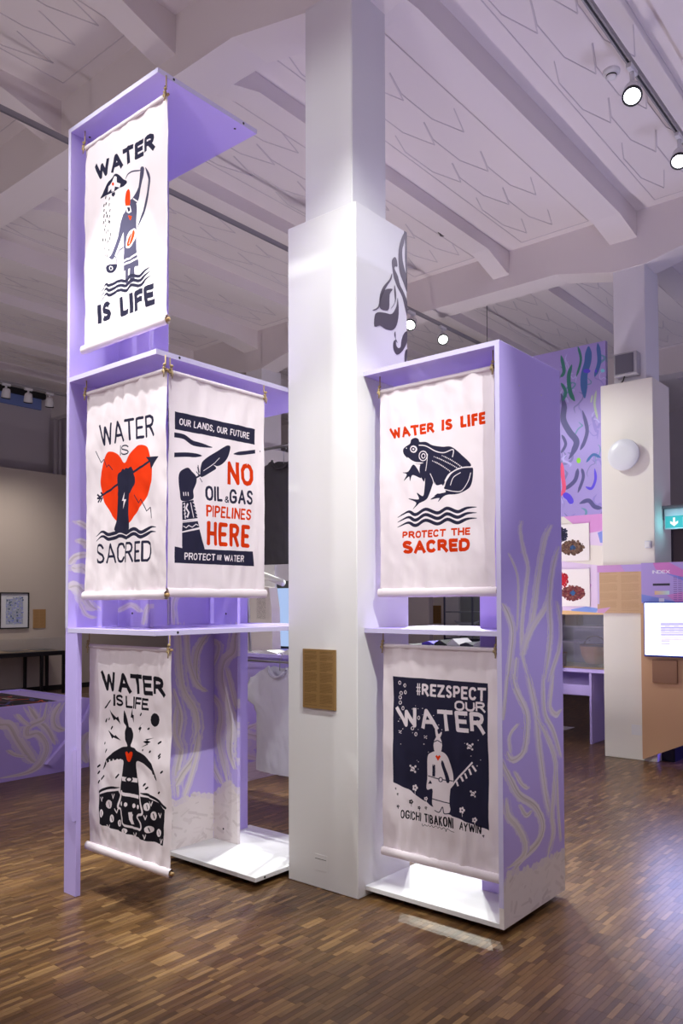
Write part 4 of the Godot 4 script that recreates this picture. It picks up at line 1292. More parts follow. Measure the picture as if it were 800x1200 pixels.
func rib(st: SurfaceTool, a: Vector2, b: Vector2) -> void:
	var d := (b - a).normalized()
	var n := Vector2(-d.y, d.x) * 0.003
	var y0 := CEIL + 0.001
	var y1 := CEIL - 0.004
	var f := func(p: Vector2, y: float) -> Vector3: return Vector3(p.x, y, p.y)
	var n3 := Vector3(n.x, 0, n.y)
	quad(st, f.call(a + n, y1), f.call(b + n, y1), f.call(b - n, y1), f.call(a - n, y1), Vector3.DOWN)
	quad(st, f.call(a + n, y1), f.call(b + n, y1), f.call(b + n * 1.3, y0), f.call(a + n * 1.3, y0), n3)
	quad(st, f.call(a - n, y1), f.call(b - n, y1), f.call(b - n * 1.3, y0), f.call(a - n * 1.3, y0), -n3)

# ------------------------------------------------------------------ mosaic parquet of short oak strips
func grain(seed_: int, c0: Color, c1: Color) -> ImageTexture:
	var n := FastNoiseLite.new()
	n.seed = seed_
	n.frequency = 0.02
	n.fractal_octaves = 4
	var img := Image.create(256, 256, false, Image.FORMAT_RGB8)
	for y in 256:
		for x in 256:
			var v := n.get_noise_2d(x * 0.5, y * 7.0) * 0.6 + 0.5 + 0.25 * n.get_noise_2d(x * 3.0 + 900, y * 24.0)
			img.set_pixel(x, y, c0.lerp(c1, clampf(v, 0, 1)))
	return ImageTexture.create_from_image(img)

func in_view(x: float, z: float) -> bool:
	var s := sin(deg_to_rad(39.815))
	var c := cos(deg_to_rad(39.815))
	var r := x * c - z * s
	var f := -x * s - z * c
	return f > 2.0 and f < 12.5 and absf(r) < f * 0.47 + 0.5

func parquet() -> void:
	var fl := setting("floor")
	box("subfloor", mat("subfloor", rgb(104, 80, 60), 0.45), fl, Vector3(-13, -0.25, -16), Vector3(6.5, -0.004, 6.5))
	var pm := StandardMaterial3D.new()
	pm.albedo_texture = grain(3, Color(0.78, 0.76, 0.74), Color(1, 1, 1))
	pm.vertex_color_use_as_albedo = true
	pm.roughness = 0.3
	pm.metallic_specular = 0.5
	var tones: Array[Color] = []
	for t in [[106, 75, 47], [114, 82, 52], [120, 87, 56], [108, 78, 53], [132, 99, 64], [92, 65, 42], [116, 84, 52], [150, 115, 76], [122, 91, 63], [100, 71, 44]]:
		tones.append(lin(rgb(t[0], t[1], t[2])))
	var strips := []
	var wd := 0.0222
	var ln := 0.125
	var nx := int(14.0 / wd)
	for i in nx:
		var x := -12.0 + i * wd
		var off := rng.randf() * ln if rng.randf() < 0.5 else 0.0
		if i % 5 != 0 and rng.randf() < 0.6: off = 0.0625 * (int(i / 5.0) % 2)
		for k in 112:
			var z := -12.8 + k * ln + off
			if in_view(x, z):
				strips.append([x * x + z * z, x, z, rng.randi() % tones.size(), rng.randf(), rng.randf()])
	strips.sort_custom(func(a, b): return a[0] < b[0])
	# the nearest that the photograph shows are pieces of their own
	var piece := []
	for t in tones.size():
		var st := new_st()
		strip_quad(st, 0, 0, wd - 0.0007, ln - 0.0007, tones[t], 0.0, t * 0.1, true)
		st.generate_normals()
		var me := st.commit()
		me.surface_set_material(0, pm)
		piece.append(me)
	var st := new_st()
	var n := 0
	for s: Array in strips:
		var f: float = s[1] * -sin(deg_to_rad(39.815)) - s[2] * cos(deg_to_rad(39.815))
		var r: float = s[1] * cos(deg_to_rad(39.815)) - s[2] * sin(deg_to_rad(39.815))
		if n < 300 and f > 2.66 and absf(r) < f * 0.43:
			n += 1
			var o := MeshInstance3D.new()
			o.mesh = piece[s[3]]
			o.name = "parquet_strip"
			fl.add_child(o, true)
			o.position = Vector3(s[1], 0.0003 * s[4], s[2])
		else:
			strip_quad(st, s[1], s[2], wd - 0.0007, ln - 0.0007, tones[s[3]] * lerpf(0.86, 1.14, s[5]), 0.0003 * s[4], s[5], s[0] < 36.0)
	st.generate_normals()
	var o := MeshInstance3D.new()
	o.mesh = st.commit()
	o.mesh.surface_set_material(0, pm)
	o.name = "parquet_strips"
	o.set_meta("kind", "stuff")
	fl.add_child(o)

func strip_quad(st: SurfaceTool, x: float, z: float, w: float, l: float, c: Color, y: float, u: float, sides: bool) -> void:
	var q := [Vector3(x, y, z), Vector3(x + w, y, z), Vector3(x + w, y, z + l), Vector3(x, y, z + l)]
	var uv := [Vector2(u, u * 7.3), Vector2(u, u * 7.3 + 0.16), Vector2(u + 0.45, u * 7.3 + 0.16), Vector2(u + 0.45, u * 7.3)]
	var put := func(p: Vector3, t: Vector2) -> void:
		st.set_smooth_group(-1)
		st.set_color(c)
		st.set_uv(t)
		st.add_vertex(p)
	for i in [0, 1, 2, 0, 2, 3]: put.call(q[i], uv[i])
	if sides:
		for i in 4:
			var a: Vector3 = q[i]
			var b: Vector3 = q[(i + 1) % 4]
			var dn := Vector3(0, -0.004 - y, 0)
			for p in [a, a + dn, b, b, a + dn, b + dn]: put.call(p, uv[i])

# ------------------------------------------------------------------ columns
func columns() -> void:
	var white := mat("casing_white", rgb(232, 228, 230), 0.62)
	var shaft := mat("shaft_white", rgb(226, 222, 228), 0.8)
	# near column
	var c := thing("column", Vector3(-2.585, 0, -3.16), "white boxed column standing between the two purple frames", "column")
	board("casing", white, c, -1, Vector3(-2.812, 0, -3.3725), Vector3(-2.359, 3.343, -2.945), 0.004)
	box("shaft", shaft, c, Vector3(-2.70, 3.33, -3.235), Vector3(-2.39, 4.46, -2.955), 0.006)
	st_decal(c)
	box("socket_cover", white, c, Vector3(-2.632, 0.085, -2.945), Vector3(-2.552, 0.165, -2.9435), 0.0005)
	box("socket_slit", mat("black", Color.BLACK), c, Vector3(-2.628, 0.142, -2.9435), Vector3(-2.556, 0.1445, -2.9428))
	# far columns on the same lines
	c = thing("column", Vector3(-2.57, 0, -7.33), "cream boxed column with a round white disc, right background", "column")
	var cream := mat("casing_cream", rgb(236, 228, 220), 0.65)
	box("casing", cream, c, Vector3(-2.805, 0, -7.553), Vector3(-2.335, 3.39, -7.1), 0.004)
	box("shaft", shaft, c, Vector3(-2.70, 3.38, -7.52), Vector3(-2.41, 4.46, -7.16), 0.006)
	box("socket_cover", white, c, Vector3(-2.56, 0.22, -7.1), Vector3(-2.47, 0.31, -7.098), 0.0005)
	c = thing("column", Vector3(-7.43, 0, -7.33), "white column far behind, seen between banner and dark t-shirt", "column")
	box("casing", white, c, Vector3(-7.65, 0, -7.553), Vector3(-7.2, 3.39, -7.1), 0.004)
	box("shaft", shaft, c, Vector3(-7.6, 3.38, -7.52), Vector3(-7.3, 4.46, -7.16), 0.006)
	c = thing("column", Vector3(-7.43, 0, -11.5), "pale distant column with a brown plaque seen through the right frame", "column")
	box("casing", cream, c, Vector3(-7.62, 0, -11.75), Vector3(-7.17, 3.39, -11.3), 0.004)
	box("shaft", shaft, c, Vector3(-7.6, 3.38, -11.7), Vector3(-7.3, 4.46, -11.35), 0.006)
	# text plaques, a printed sheet with rows of lines on a board
	plaque("info_plaque", Vector3(-2.70, 0.878, -2.9445), Vector2(0.212, 0.293), "brown text panel screwed to the near white column", rgb(142, 108, 62), rgb(96, 66, 28))
	plaque("info_plaque", Vector3(-7.44, 1.05, -11.2995), Vector2(0.2, 0.3), "small brown text panel on the distant column seen through the right frame", rgb(150, 112, 60), rgb(110, 80, 40))

func plaque(called: String, lo: Vector3, sz: Vector2, label: String, c: Color, c2: Color) -> void:
	var t := thing(called, lo, label, "plaque", "brown text panels")
	uv_ax = 2
	uv_o = lo
	uv_s = Vector3(sz.x, sz.y, 1)
	var img := Image.create(int(sz.x * 2000), int(sz.y * 2000), false, Image.FORMAT_RGB8)
	text_page(img, c, c2)
	var m := StandardMaterial3D.new()
	m.albedo_texture = texture(img, img.get_width() / 2, img.get_height() / 2)
	m.roughness = 0.55
	box("panel", m, t, lo, lo + Vector3(sz.x, sz.y, 0.012), 0.001)
	uv_ax = -1

# two columns of tiny unreadable lines, as far as the photograph shows them
func text_page(img: Image, c: Color, c2: Color) -> void:
	img.fill(c)
	var w := img.get_width()
	var h := img.get_height()
	for col in 2:
		var x0 := int(w * (0.06 + 0.48 * col))
		for k in 46:
			var y := int(h * (0.04 + 0.02 * k))
			if k % 9 == 8 or (k == 2): continue
			var len_ := int(w * 0.4 * (1.0 if k % 9 != 7 else 0.55) * rng.randf_range(0.9, 1.0))
			var x := x0
			while x < x0 + len_:
				var ww := rng.randi_range(4, 14)
				img.fill_rect(Rect2i(x, y, mini(ww, x0 + len_ - x), maxi(2, int(h * 0.009))), c2)
				x += ww + 3

func st_decal(c: Node) -> void:
	# foil cut-outs stuck to the column's right face
	var foil := mat("foil", rgb(112, 104, 116), 0.28, 0.55)
	for it: Array in art["dec"]:
		var pts := PackedVector2Array()
		var d: Array = it[3]
		for i in range(0, d.size(), 2):
			pts.append(Vector2(-2.945 - d[i] * 0.001, 3.343 - d[i + 1] * 0.001))
		pts = closed_curve(pts, 3)
		for piece in Geometry2D.intersect_polygons(pts, PackedVector2Array([Vector2(-3.371, 2), Vector2(-2.95, 2), Vector2(-2.95, 3.34), Vector2(-3.371, 3.34)])):
			var st := new_st()
			prism(st, piece, 0, -2.359, -2.3575)
			build(st, "foil_leaf", foil, c)

# ------------------------------------------------------------------ the two purple frames
const PURPLE := Color(0.765, 0.69, 0.955)

func bolt(p: Vector3, d: Vector3, parent: Node, r := 0.006) -> void:
	var st := new_st()
	lathe(st, [Vector2(r, 0), Vector2(r, 0.001), Vector2(0, 0.0012)], p, d, 10)
	build(st, "bolt", mat("black", Color.BLACK), parent)

# the pale edge band of the boards
func edge(t: Node, lo: Vector3, hi: Vector3) -> void:
	box("edge_band", mat("edge_band", rgb(204, 194, 232), 0.5), t, lo, hi)

func tower() -> void:
	var p := mat("purple", PURPLE, 0.55)
	var wh := mat("board_white", rgb(226, 222, 226), 0.6)
	var t := thing("display_tower", Vector3(-3.17, 0, -2.75), "tall purple open display tower hung with banners, left of the white column", "display frame")
	var lm := flame_mat("L", 0.602, 2.505, PURPLE)
	board("side_panel", lm, t, 0, Vector3(-3.526, 1.258, -2.72), Vector3(-3.504, 3.7408, -2.118), 0.0015, Vector3(-3.526, 1.258, -2.72), Vector3(1, 2.505, 0.602))
	var fm := flame_mat("b1", 0.28, 2.505, PURPLE)
	board("back_fin", fm, t, 2, Vector3(-3.504, 1.281, -2.424), Vector3(-3.23, 2.49, -2.402), 0.0015, Vector3(-3.504, 1.258, -2.424), Vector3(0.28, 2.505, 1))
	board("back_fin", p, t, 2, Vector3(-3.504, 2.5125, -2.424), Vector3(-3.245, 3.7408, -2.402))
	var w1 := flame_mat("p1", 0.58, 2.46, PURPLE)
	board("side_panel", w1, t, 0, Vector3(-3.526, 0.053, -3.319), Vector3(-3.504, 1.259, -2.739), 0.0015, Vector3(-3.526, 0.03, -3.319), Vector3(1, 2.46, 0.58))
	board("side_panel", w1, t, 0, Vector3(-3.526, 1.281, -3.319), Vector3(-3.504, 2.49, -2.739), 0.0015, Vector3(-3.526, 0.03, -3.319), Vector3(1, 2.46, 0.58))
	var w2 := flame_mat("p2", 0.2, 2.46, PURPLE)
	board("back_fin", w2, t, 2, Vector3(-3.504, 0.053, -3.072), Vector3(-3.305, 1.259, -3.05), 0.0015, Vector3(-3.504, 0.03, -3.072), Vector3(0.2, 2.46, 1))
	board("back_fin", w2, t, 2, Vector3(-3.504, 1.281, -3.072), Vector3(-3.305, 2.49, -3.05), 0.0015, Vector3(-3.504, 0.03, -3.072), Vector3(0.2, 2.46, 1))
	board("top_board", p, t, 1, Vector3(-3.526, 3.7408, -2.721), Vector3(-2.81, 3.7628, -2.118))
	board("middle_board", p, t, 1, Vector3(-3.504, 2.49, -3.27), Vector3(-2.815, 2.5125, -2.118))
	board("shelf_board", p, t, 1, Vector3(-3.526, 1.259, -3.37), Vector3(-2.815, 1.281, -2.118))
	tag(box("base_board", wh, t, Vector3(-3.54, 0.031, -3.37), Vector3(-2.835, 0.053, -2.736), 0.0015), "white base board")
	tag(box("plinth", mat("black", Color.BLACK), t, Vector3(-3.46, 0, -3.30), Vector3(-2.9, 0.031, -2.80)), "black recessed plinth")
	for q in [[3.7408, 3.7628], [2.49, 2.5125], [1.259, 1.281]]:
		var x1 := -2.81 if q[0] > 3.0 else -2.815
		edge(t, Vector3(-3.526 if q[0] > 3.0 else -3.504, q[0], -2.118), Vector3(x1, q[1], -2.117))
		edge(t, Vector3(x1, q[0], -2.721 if q[0] > 3.0 else (-3.27 if q[0] > 2.0 else -3.37)), Vector3(x1 + 0.001, q[1], -2.117))
	edge(t, Vector3(-3.526, 1.281, -2.118), Vector3(-3.504, 3.7408, -2.117))
	# leg: a flat board with a stepped doubling piece
	box("leg", p, t, Vector3(-3.526, 0, -2.145), Vector3(-3.4234, 1.259, -2.118), 0.0015)
	var st := new_st()
	prism(st, PackedVector2Array([Vector2(-3.4234, 0.36), Vector2(-3.4234, 0.70), Vector2(-3.49, 0.61), Vector2(-3.49, 0.46)]), 2, -2.118, -2.098)
	build(st, "leg_block", p, t)
	for q in [[Vector3(-2.809, 3.752, -2.205), Vector3.RIGHT], [Vector3(-2.809, 3.752, -2.63), Vector3.RIGHT], [Vector3(-2.814, 2.502, -2.245), Vector3.RIGHT], [Vector3(-2.814, 1.27, -2.24), Vector3.RIGHT], [Vector3(-3.47, 3.7408, -2.2), Vector3.DOWN], [Vector3(-2.86, 3.7408, -2.2), Vector3.DOWN], [Vector3(-2.86, 3.7408, -2.62), Vector3.DOWN], [Vector3(-3.42, 0.12, -3.05), Vector3.BACK], [Vector3(-3.38, 1.35, -2.402), Vector3.BACK], [Vector3(-3.4, 1.34, -3.05), Vector3.BACK], [Vector3(-2.835, 0.042, -2.80), Vector3.RIGHT]]:
		bolt(q[0], q[1], t)

func shelf_unit() -> void:
	var p := mat("purple", PURPLE, 0.55)
	var wh := mat("board_white", rgb(226, 222, 226), 0.6)
	var t := thing("display_shelf", Vector3(-2.0, 0, -3.3), "purple open display frame right of the white column with frog banner", "display frame")
	var sm := flame_mat("side", 0.602, 2.49, PURPLE)
	board("side_panel", sm, t, 0, Vector3(-1.646, 0.031, -3.603), Vector3(-1.624, 2.521, -3.001), 0.0015)
	board("top_board", p, t, 1, Vector3(-2.358, 2.499, -3.603), Vector3(-1.646, 2.521, -3.001))
	board("shelf_board", p, t, 1, Vector3(-2.358, 1.256, -3.603), Vector3(-1.646, 1.278, -3.001))
	board("back_fin", flame_mat("b1", 0.28, 2.505, PURPLE), t, 2, Vector3(-1.90, 0.053, -3.322), Vector3(-1.646, 1.256, -3.3))
	board("back_fin", p, t, 2, Vector3(-1.90, 1.278, -3.322), Vector3(-1.646, 2.499, -3.3))
	tag(box("base_board", wh, t, Vector3(-2.358, 0.031, -3.603), Vector3(-1.646, 0.053, -3.001), 0.0015), "white base board")
	tag(box("plinth", mat("black", Color.BLACK), t, Vector3(-2.34, 0, -3.54), Vector3(-1.70, 0.031, -3.07)), "black recessed plinth")
	edge(t, Vector3(-1.646, 0.12, -3.001), Vector3(-1.624, 2.521, -3.0))
	edge(t, Vector3(-2.358, 2.499, -3.001), Vector3(-1.646, 2.521, -3.0))
	edge(t, Vector3(-2.358, 1.256, -3.001), Vector3(-1.646, 1.278, -3.0))
	for q in [[Vector3(-1.646, 2.47, -3.2), Vector3.LEFT], [Vector3(-1.66, 0.053, -3.04), Vector3.UP], [Vector3(-1.646, 1.4, -3.05), Vector3.LEFT]]:
		bolt(q[0], q[1], t)
	for y in [2.36, 2.10, 1.62, 0.85]:
		for z in [-3.18, -3.40]:
			var st := new_st()
			lathe(st, [Vector2(0.004, 0), Vector2(0.004, 0.0008), Vector2(0, 0.001)], Vector3(-1.624, y, z), Vector3.RIGHT, 10)
			build(st, "screw_head", mat("screw", rgb(205, 196, 220), 0.4), t)

# ------------------------------------------------------------------ banners
# o: upper left corner of the cloth, r: its direction to the right, n: out of the print
func banner(key: String, o: Vector3, r: Vector3, n: Vector3, w: float, h: float, label: String, hang: float, seed_: int, bow := 0.009) -> void:
	var t := thing("cloth_banner", o + r * w / 2.0 - Vector3(0, h, 0), label, "banner", "printed cloth banners on the purple frames")
	var s := 2.0
	var img := Image.create(int(w * 1000 * s), int(h * 1000 * s), false, Image.FORMAT_RGB8)
	img.fill(ink("w"))
	paint(img, art[key], s)
	var m := StandardMaterial3D.new()
	m.albedo_texture = texture(img, int(w * 1000), int(h * 1000))
	m.roughness = 0.85
	m.metallic_specular = 0.2
	m.cull_mode = BaseMaterial3D.CULL_DISABLED
	var nz := FastNoiseLite.new()
	nz.seed = seed_
	nz.frequency = 1.2
	var nx := 40
	var ny := 56
	var st := new_st()
	st.set_smooth_group(1)
	var f := func(i: int, j: int) -> Vector3:
		var u := float(i) / nx
		var v := float(j) / ny
		var d := nz.get_noise_2d(u * 7.0 + v * 1.2, v * 1.5) * bow * (0.5 + 1.5 * absf(v - 0.35)) + nz.get_noise_2d(u * 2.0 + 40.0, v * 2.2) * bow * 0.8
		d += 0.0025 * sin(u * 30.0 + seed_) * exp(-v * 14.0) + 0.003 * sin(u * 24.0 + 2.0 * seed_) * exp(-(1.0 - v) * 7.0)
		return o + r * (u * w) - Vector3(0, v * h, 0) + n * d
	for j in ny:
		for i in nx:
			for q in [[0, 0], [1, 0], [1, 1], [0, 0], [1, 1], [0, 1]]:
				st.set_smooth_group(1)
				st.set_uv(Vector2(float(i + q[0]) / nx, float(j + q[1]) / ny))
				st.add_vertex(f.call(i + q[0], j + q[1]))
	build(st, "printed_cloth", m, t)
	var cloth := mat("cloth", ink("w"), 0.88, 0.0, 0.2)
	# rod pockets: flattened tubes at the upper and lower edge
	for e in 2:
		st = new_st()
		sg = 1
		var y := o.y - 0.006 if e == 0 else o.y - h + 0.012
		var ry := 0.010 if e == 0 else 0.021
		var rz := 0.008 if e == 0 else 0.015
		var ext := 0.0 if e == 0 else 0.008
		var rings := []
		for i in 25:
			var u := -ext + (w + 2.0 * ext) * i / 24.0
			var ring := []
			for k in 12:
				var a := TAU * k / 12.0
				var wob := 1.0 + 0.10 * nz.get_noise_2d(u * 14.0 + e * 9.0, a)
				ring.append(Vector3(o.x, y, o.z) + r * u + Vector3(0, sin(a) * ry * wob, 0) + n * (cos(a) * rz * wob + 0.002))
			rings.append(ring)
		for i in 24:
			for k in 12:
				var j := (k + 1) % 12
				var mid: Vector3 = rings[i][k] - (Vector3(o.x, y, o.z) + r * (-ext + (w + 2.0 * ext) * i / 24.0))
				quad(st, rings[i][k], rings[i][j], rings[i + 1][j], rings[i + 1][k], mid)
		sg = -1
		var hem := build(st, "upper_hem" if e == 0 else "lower_hem", cloth, t)
		# the wooden rod inside shows at the ends
		st = new_st()
		sg = 1
		tube(st, [Vector3(o.x, y, o.z) - r * (ext + 0.006), Vector3(o.x, y, o.z) + r * (w + ext + 0.008)], 0.0055 if e == 0 else 0.009, 10)
		sg = -1
		build(st, "rod", mat("rod_wood", rgb(176, 140, 96), 0.6), hem)
	# knotted twine at the two upper corners
	for e in 2:
		var p := Vector3(o.x, o.y, o.z) + r * (0.004 if e == 0 else w - 0.004) + n * 0.004
		st = new_st()
		sg = 1
		tube(st, [p + Vector3(0, -0.03, 0) + n * 0.008, p + n * 0.012, p + Vector3(0, 0.02, 0), Vector3(p.x, hang, p.z)], 0.0032, 7)
		for k in 3:
			var q := p + Vector3(0.004 * (k - 1), -0.012 + 0.014 * k, 0) + n * 0.008
			lathe(st, [Vector2(0, -0.008), Vector2(0.006, -0.005), Vector2(0.0085, 0), Vector2(0.006, 0.005), Vector2(0, 0.008)], q, Vector3(0.4, 1, 0.3 * (k - 1)), 8)
		tube(st, [p + n * 0.01, p + Vector3(0.008, -0.02, 0) + n * 0.014, p + Vector3(0.002, -0.04, 0) + n * 0.012], 0.003, 6)
		sg = -1
		build(st, "twine", mat("twine", rgb(168, 144, 108), 0.9), t)

func banners() -> void:
	var X := Vector3.RIGHT
	var Zb := Vector3.BACK
	banner("t1", Vector3(-3.446, 3.66, -2.16), X, Zb, 0.65, 1.025, "topmost banner WATER IS LIFE with figure holding a scarf to a rain cloud", 3.7408, 3)
	banner("t2", Vector3(-3.42, 2.43, -2.16), X, Zb, 0.625, 1.005, "WATER IS SACRED banner with a dark fist and arrow over a red heart", 2.49, 5)
	banner("t2b", Vector3(-2.82, 2.435, -2.19), Vector3.FORWARD, X, 0.59, 1.0, "banner OUR LANDS OUR FUTURE, NO OIL and GAS PIPELINES HERE, fist with feather", 2.49, 8)
	banner("t3", Vector3(-3.445, 1.20, -2.20), X, Zb, 0.635, 0.99, "lowest tower banner WATER IS LIFE with dark winged figure and red heart", 1.259, 11, 0.012)
	banner("r1", Vector3(-2.305, 2.43, -3.06), X, Zb, 0.625, 0.995, "banner with a dark frog, WATER IS LIFE, PROTECT THE SACRED in red", 2.499, 14)
	banner("r2", Vector3(-2.292, 1.20, -3.06), X, Zb, 0.615, 0.995, "REZSPECT OUR WATER banner with white figure on a dark starry field", 1.256, 17, 0.012)

# ------------------------------------------------------------------ left background
func background_left() -> void:
	var beige := mat("wall_beige", rgb(200, 188, 178), 0.8)
	var w := setting("wall_exhibition")
	box("wall", beige, w, Vector3(-12.0, 0.08, -12.0), Vector3(-11.85, 3.52, 3.5))
	box("wall", mat("skirting", rgb(30, 28, 28), 0.6), setting("baseboard_left"), Vector3(-12.0, 0, -12.0), Vector3(-11.845, 0.08, 3.5))
	# a high strip window with a dark head
	var win := setting("window_1")
	box("window_frame", mat("black", Color.BLACK), win, Vector3(-12.4, 5.0 - 0.16, -7.0), Vector3(-12.3, 4.93, 0))
	box("pane", mat("blue_pane", rgb(120, 140, 200), 0.2), win, Vector3(-12.4, 4.66, -6.95), Vector3(-12.36, 4.84, 0))
	# framed print and its text panel
	var t := thing("picture_frame", Vector3(-11.85, 1.0, -6.23), "black framed blue print on the beige wall at the left edge", "picture")
	var img := Image.create(256, 320, false, Image.FORMAT_RGB8)
	img.fill(rgb(228, 230, 238))
	var r := RandomNumberGenerator.new()
	r.seed = 12
	img.fill_rect(Rect2i(50, 34, 160, 252), rgb(178, 186, 204))
	for k in 260:
		var q := Vector2(50 + r.randf() * 158, 34 + r.randf() * 250)
		var c := rgb(140, 150, 226).lerp(rgb(214, 220, 226), r.randf())
		if r.randf() < 0.15: c = rgb(90, 110, 140)
		disc(img, q, r.randf_range(2, 9), c)
	img.fill_rect(Rect2i(52, 36, 60, 16), rgb(236, 236, 240))
	var pm := StandardMaterial3D.new()
	pm.albedo_texture = texture(img, 256, 320)
	pm.roughness = 0.3
	var bl := mat("frame_black", rgb(24, 22, 26), 0.4)
	board("print", pm, t, 0, Vector3(-11.85, 1.025, -6.455), Vector3(-11.838, 1.565, -6.005), 0.0)
	for q in [[Vector3(-11.85, 1.012, -6.468), Vector3(-11.82, 1.03, -5.992)], [Vector3(-11.85, 1.56, -6.468), Vector3(-11.82, 1.578, -5.992)], [Vector3(-11.85, 1.03, -6.468), Vector3(-11.82, 1.56, -6.452)], [Vector3(-11.85, 1.03, -6.008), Vector3(-11.82, 1.56, -5.992)]]:
		box("frame_bar", bl, t, q[0], q[1], 0.002)
	t = thing("info_plaque", Vector3(-11.85, 1.01, -6.65), "small brown text panel beside the black framed print", "plaque", "brown text panels")
	img = Image.create(220, 300, false, Image.FORMAT_RGB8)
	text_page(img, rgb(176, 138, 94), rgb(146, 110, 70))
	pm = StandardMaterial3D.new()
	pm.albedo_texture = texture(img, 110, 150)
	board("panel", pm, t, 0, Vector3(-11.85, 1.01, -6.76), Vector3(-11.838, 1.312, -6.545), 0.001)
	# black display case on legs
	t = thing("display_table", Vector3(-11.55, 0, -5.4), "black table case with glass top along the beige wall", "table")
	box("table_top", bl, t, Vector3(-11.83, 0.60, -6.79), Vector3(-11.3, 0.665, -4.0), 0.003)
	for z in [-6.79, -6.42, -4.04]:
		for x in [-11.34, -11.83]:
			box("leg", bl, t, Vector3(x, 0, z), Vector3(x + 0.04, 0.60, z + 0.04), 0.002)
	box("inner_board", mat("tan_board", rgb(176, 150, 112), 0.7), t, Vector3(-11.8, 0.665, -6.68), Vector3(-11.33, 0.68, -4.05), 0.001)
	var gl := glass()
	box("glass_front", gl, t, Vector3(-11.312, 0.665, -6.78), Vector3(-11.306, 0.87, -4.01))
	box("glass_top", gl, t, Vector3(-11.82, 0.87, -6.78), Vector3(-11.306, 0.876, -4.01))
	for k in 2:
		var o := thing("document", Vector3(-11.55, 0.68, -6.1 - 0.42 * k), ["flat dark document lying in the glass table case, farther left", "flat dark document lying in the glass table case, nearer the tower"][k], "document", "documents in the table case")
		box("sheet", mat("paper_dark", rgb(96, 92, 88), 0.8), o, Vector3(-11.7, 0.68, -6.25 - 0.42 * k), Vector3(-11.4, 0.686, -5.95 - 0.42 * k))
	# purple painted box with a patterned black cloth on it
	t = thing("painted_box", Vector3(-6.5, 0, -2.9), "low purple box with beige flame pattern at the left edge", "box")
	board("front_panel", flame_mat("bed", 1.56, 0.59, PURPLE), t, 0, Vector3(-6.062, 0, -3.86), Vector3(-6.04, 0.59, -2.3))
	var p := mat("purple", PURPLE)
	box("end_panel", p, t, Vector3(-7.2, 0, -3.86), Vector3(-6.062, 0.59, -3.838), 0.0015)
	box("end_panel", p, t, Vector3(-7.2, 0, -2.322), Vector3(-6.062, 0.59, -2.3), 0.0015)
	box("back_panel", p, t, Vector3(-7.2, 0, -3.838), Vector3(-7.178, 0.59, -2.322), 0.0015)
	box("lid", p, t, Vector3(-7.178, 0.555, -3.838), Vector3(-6.062, 0.577, -2.322), 0.0015)
	var st := new_st()
	prism(st, PackedVector2Array([Vector2(-3.93, 0.565), Vector2(-3.93, 0.42), Vector2(-3.496, 0.071), Vector2(-3.445, 0.091), Vector2(-3.788, 0.414), Vector2(-3.87, 0.56)]), 0, -6.04, -6.0)
	build(st, "slanted_board", p, t)
	img = Image.create(256, 256, false, Image.FORMAT_RGB8)
	img.fill(rgb(40, 34, 38))
	for k in 46:
		var pts := PackedVector2Array()
		var q := Vector2(r.randf() * 256, r.randf() * 256)
		for j in 5:
			pts.append(q)
			q += Vector2(r.randf_range(-26, 26), r.randf_range(-20, 20))
		stroke(img, smooth_line(pts), r.randf_range(3, 8), [rgb(196, 78, 48), rgb(190, 170, 150), rgb(70, 74, 130), rgb(150, 60, 50)][k % 4], true)
	pm = StandardMaterial3D.new()
	pm.albedo_texture = texture(img, 256, 256)
	pm.roughness = 0.9
	var cl := thing("patterned_cloth", Vector3(-6.6, 0.577, -2.9), "black cloth with orange and blue pattern lying on the low purple box", "cloth")
	st = new_st()
	var nz := FastNoiseLite.new()
	nz.seed = 5
	nz.frequency = 3.0
	sg = 1
	uv_ax = 1
	uv_o = Vector3(-7.1, 0, -3.62)
	uv_s = Vector3(0.96, 1, 1.2)
	var f := func(i: int, j: int) -> Vector3:
		var u := i / 20.0
		var v := j / 20.0
		var edge := minf(minf(u, 1 - u), minf(v, 1 - v)) * 8.0
		return Vector3(-7.1 + 0.96 * u, 0.579 + clampf(edge, 0, 1) * (0.018 + 0.014 * nz.get_noise_2d(u, v)), -3.62 + 1.2 * v)
	for i in 20:
		for j in 20:
			quad(st, f.call(i, j), f.call(i + 1, j), f.call(i + 1, j + 1), f.call(i, j + 1), Vector3.UP)
	sg = -1
	uv_ax = -1
	build(st, "cloth", pm, cl)
	# wall-washing spotlights high on the left
	track(-10.5, -9.0, 1.0, 4.44, "white light track with small spotlights near the left wall", [-8.6, -4.0, 0.6])
	var g := "wall spotlights at the far left"
	var names := ["small white wall spotlight, leftmost of three at the left edge", "small white wall spotlight, middle of three at the left edge", "small white wall spotlight, rightmost of three at the left edge"]
	for k in 3:
		lamp_head(Vector3(-10.5, 4.30, -5.38 - 0.325 * k), Vector3(-11.6, 1.3, -5.6 - 0.5 * k), KEY * 0.3, 40, Color(1, 0.96, 0.92), names[k], g, 4.44, 0.6, 1.0)

func glass() -> StandardMaterial3D:
	if mats.has("glass"): return mats["glass"]
	var m := StandardMaterial3D.new()
	m.albedo_color = Color(0.9, 0.93, 0.95, 0.10)
	m.transparency = BaseMaterial3D.TRANSPARENCY_ALPHA
	m.roughness = 0.02
	m.cull_mode = BaseMaterial3D.CULL_DISABLED
	mats["glass"] = m
	return m

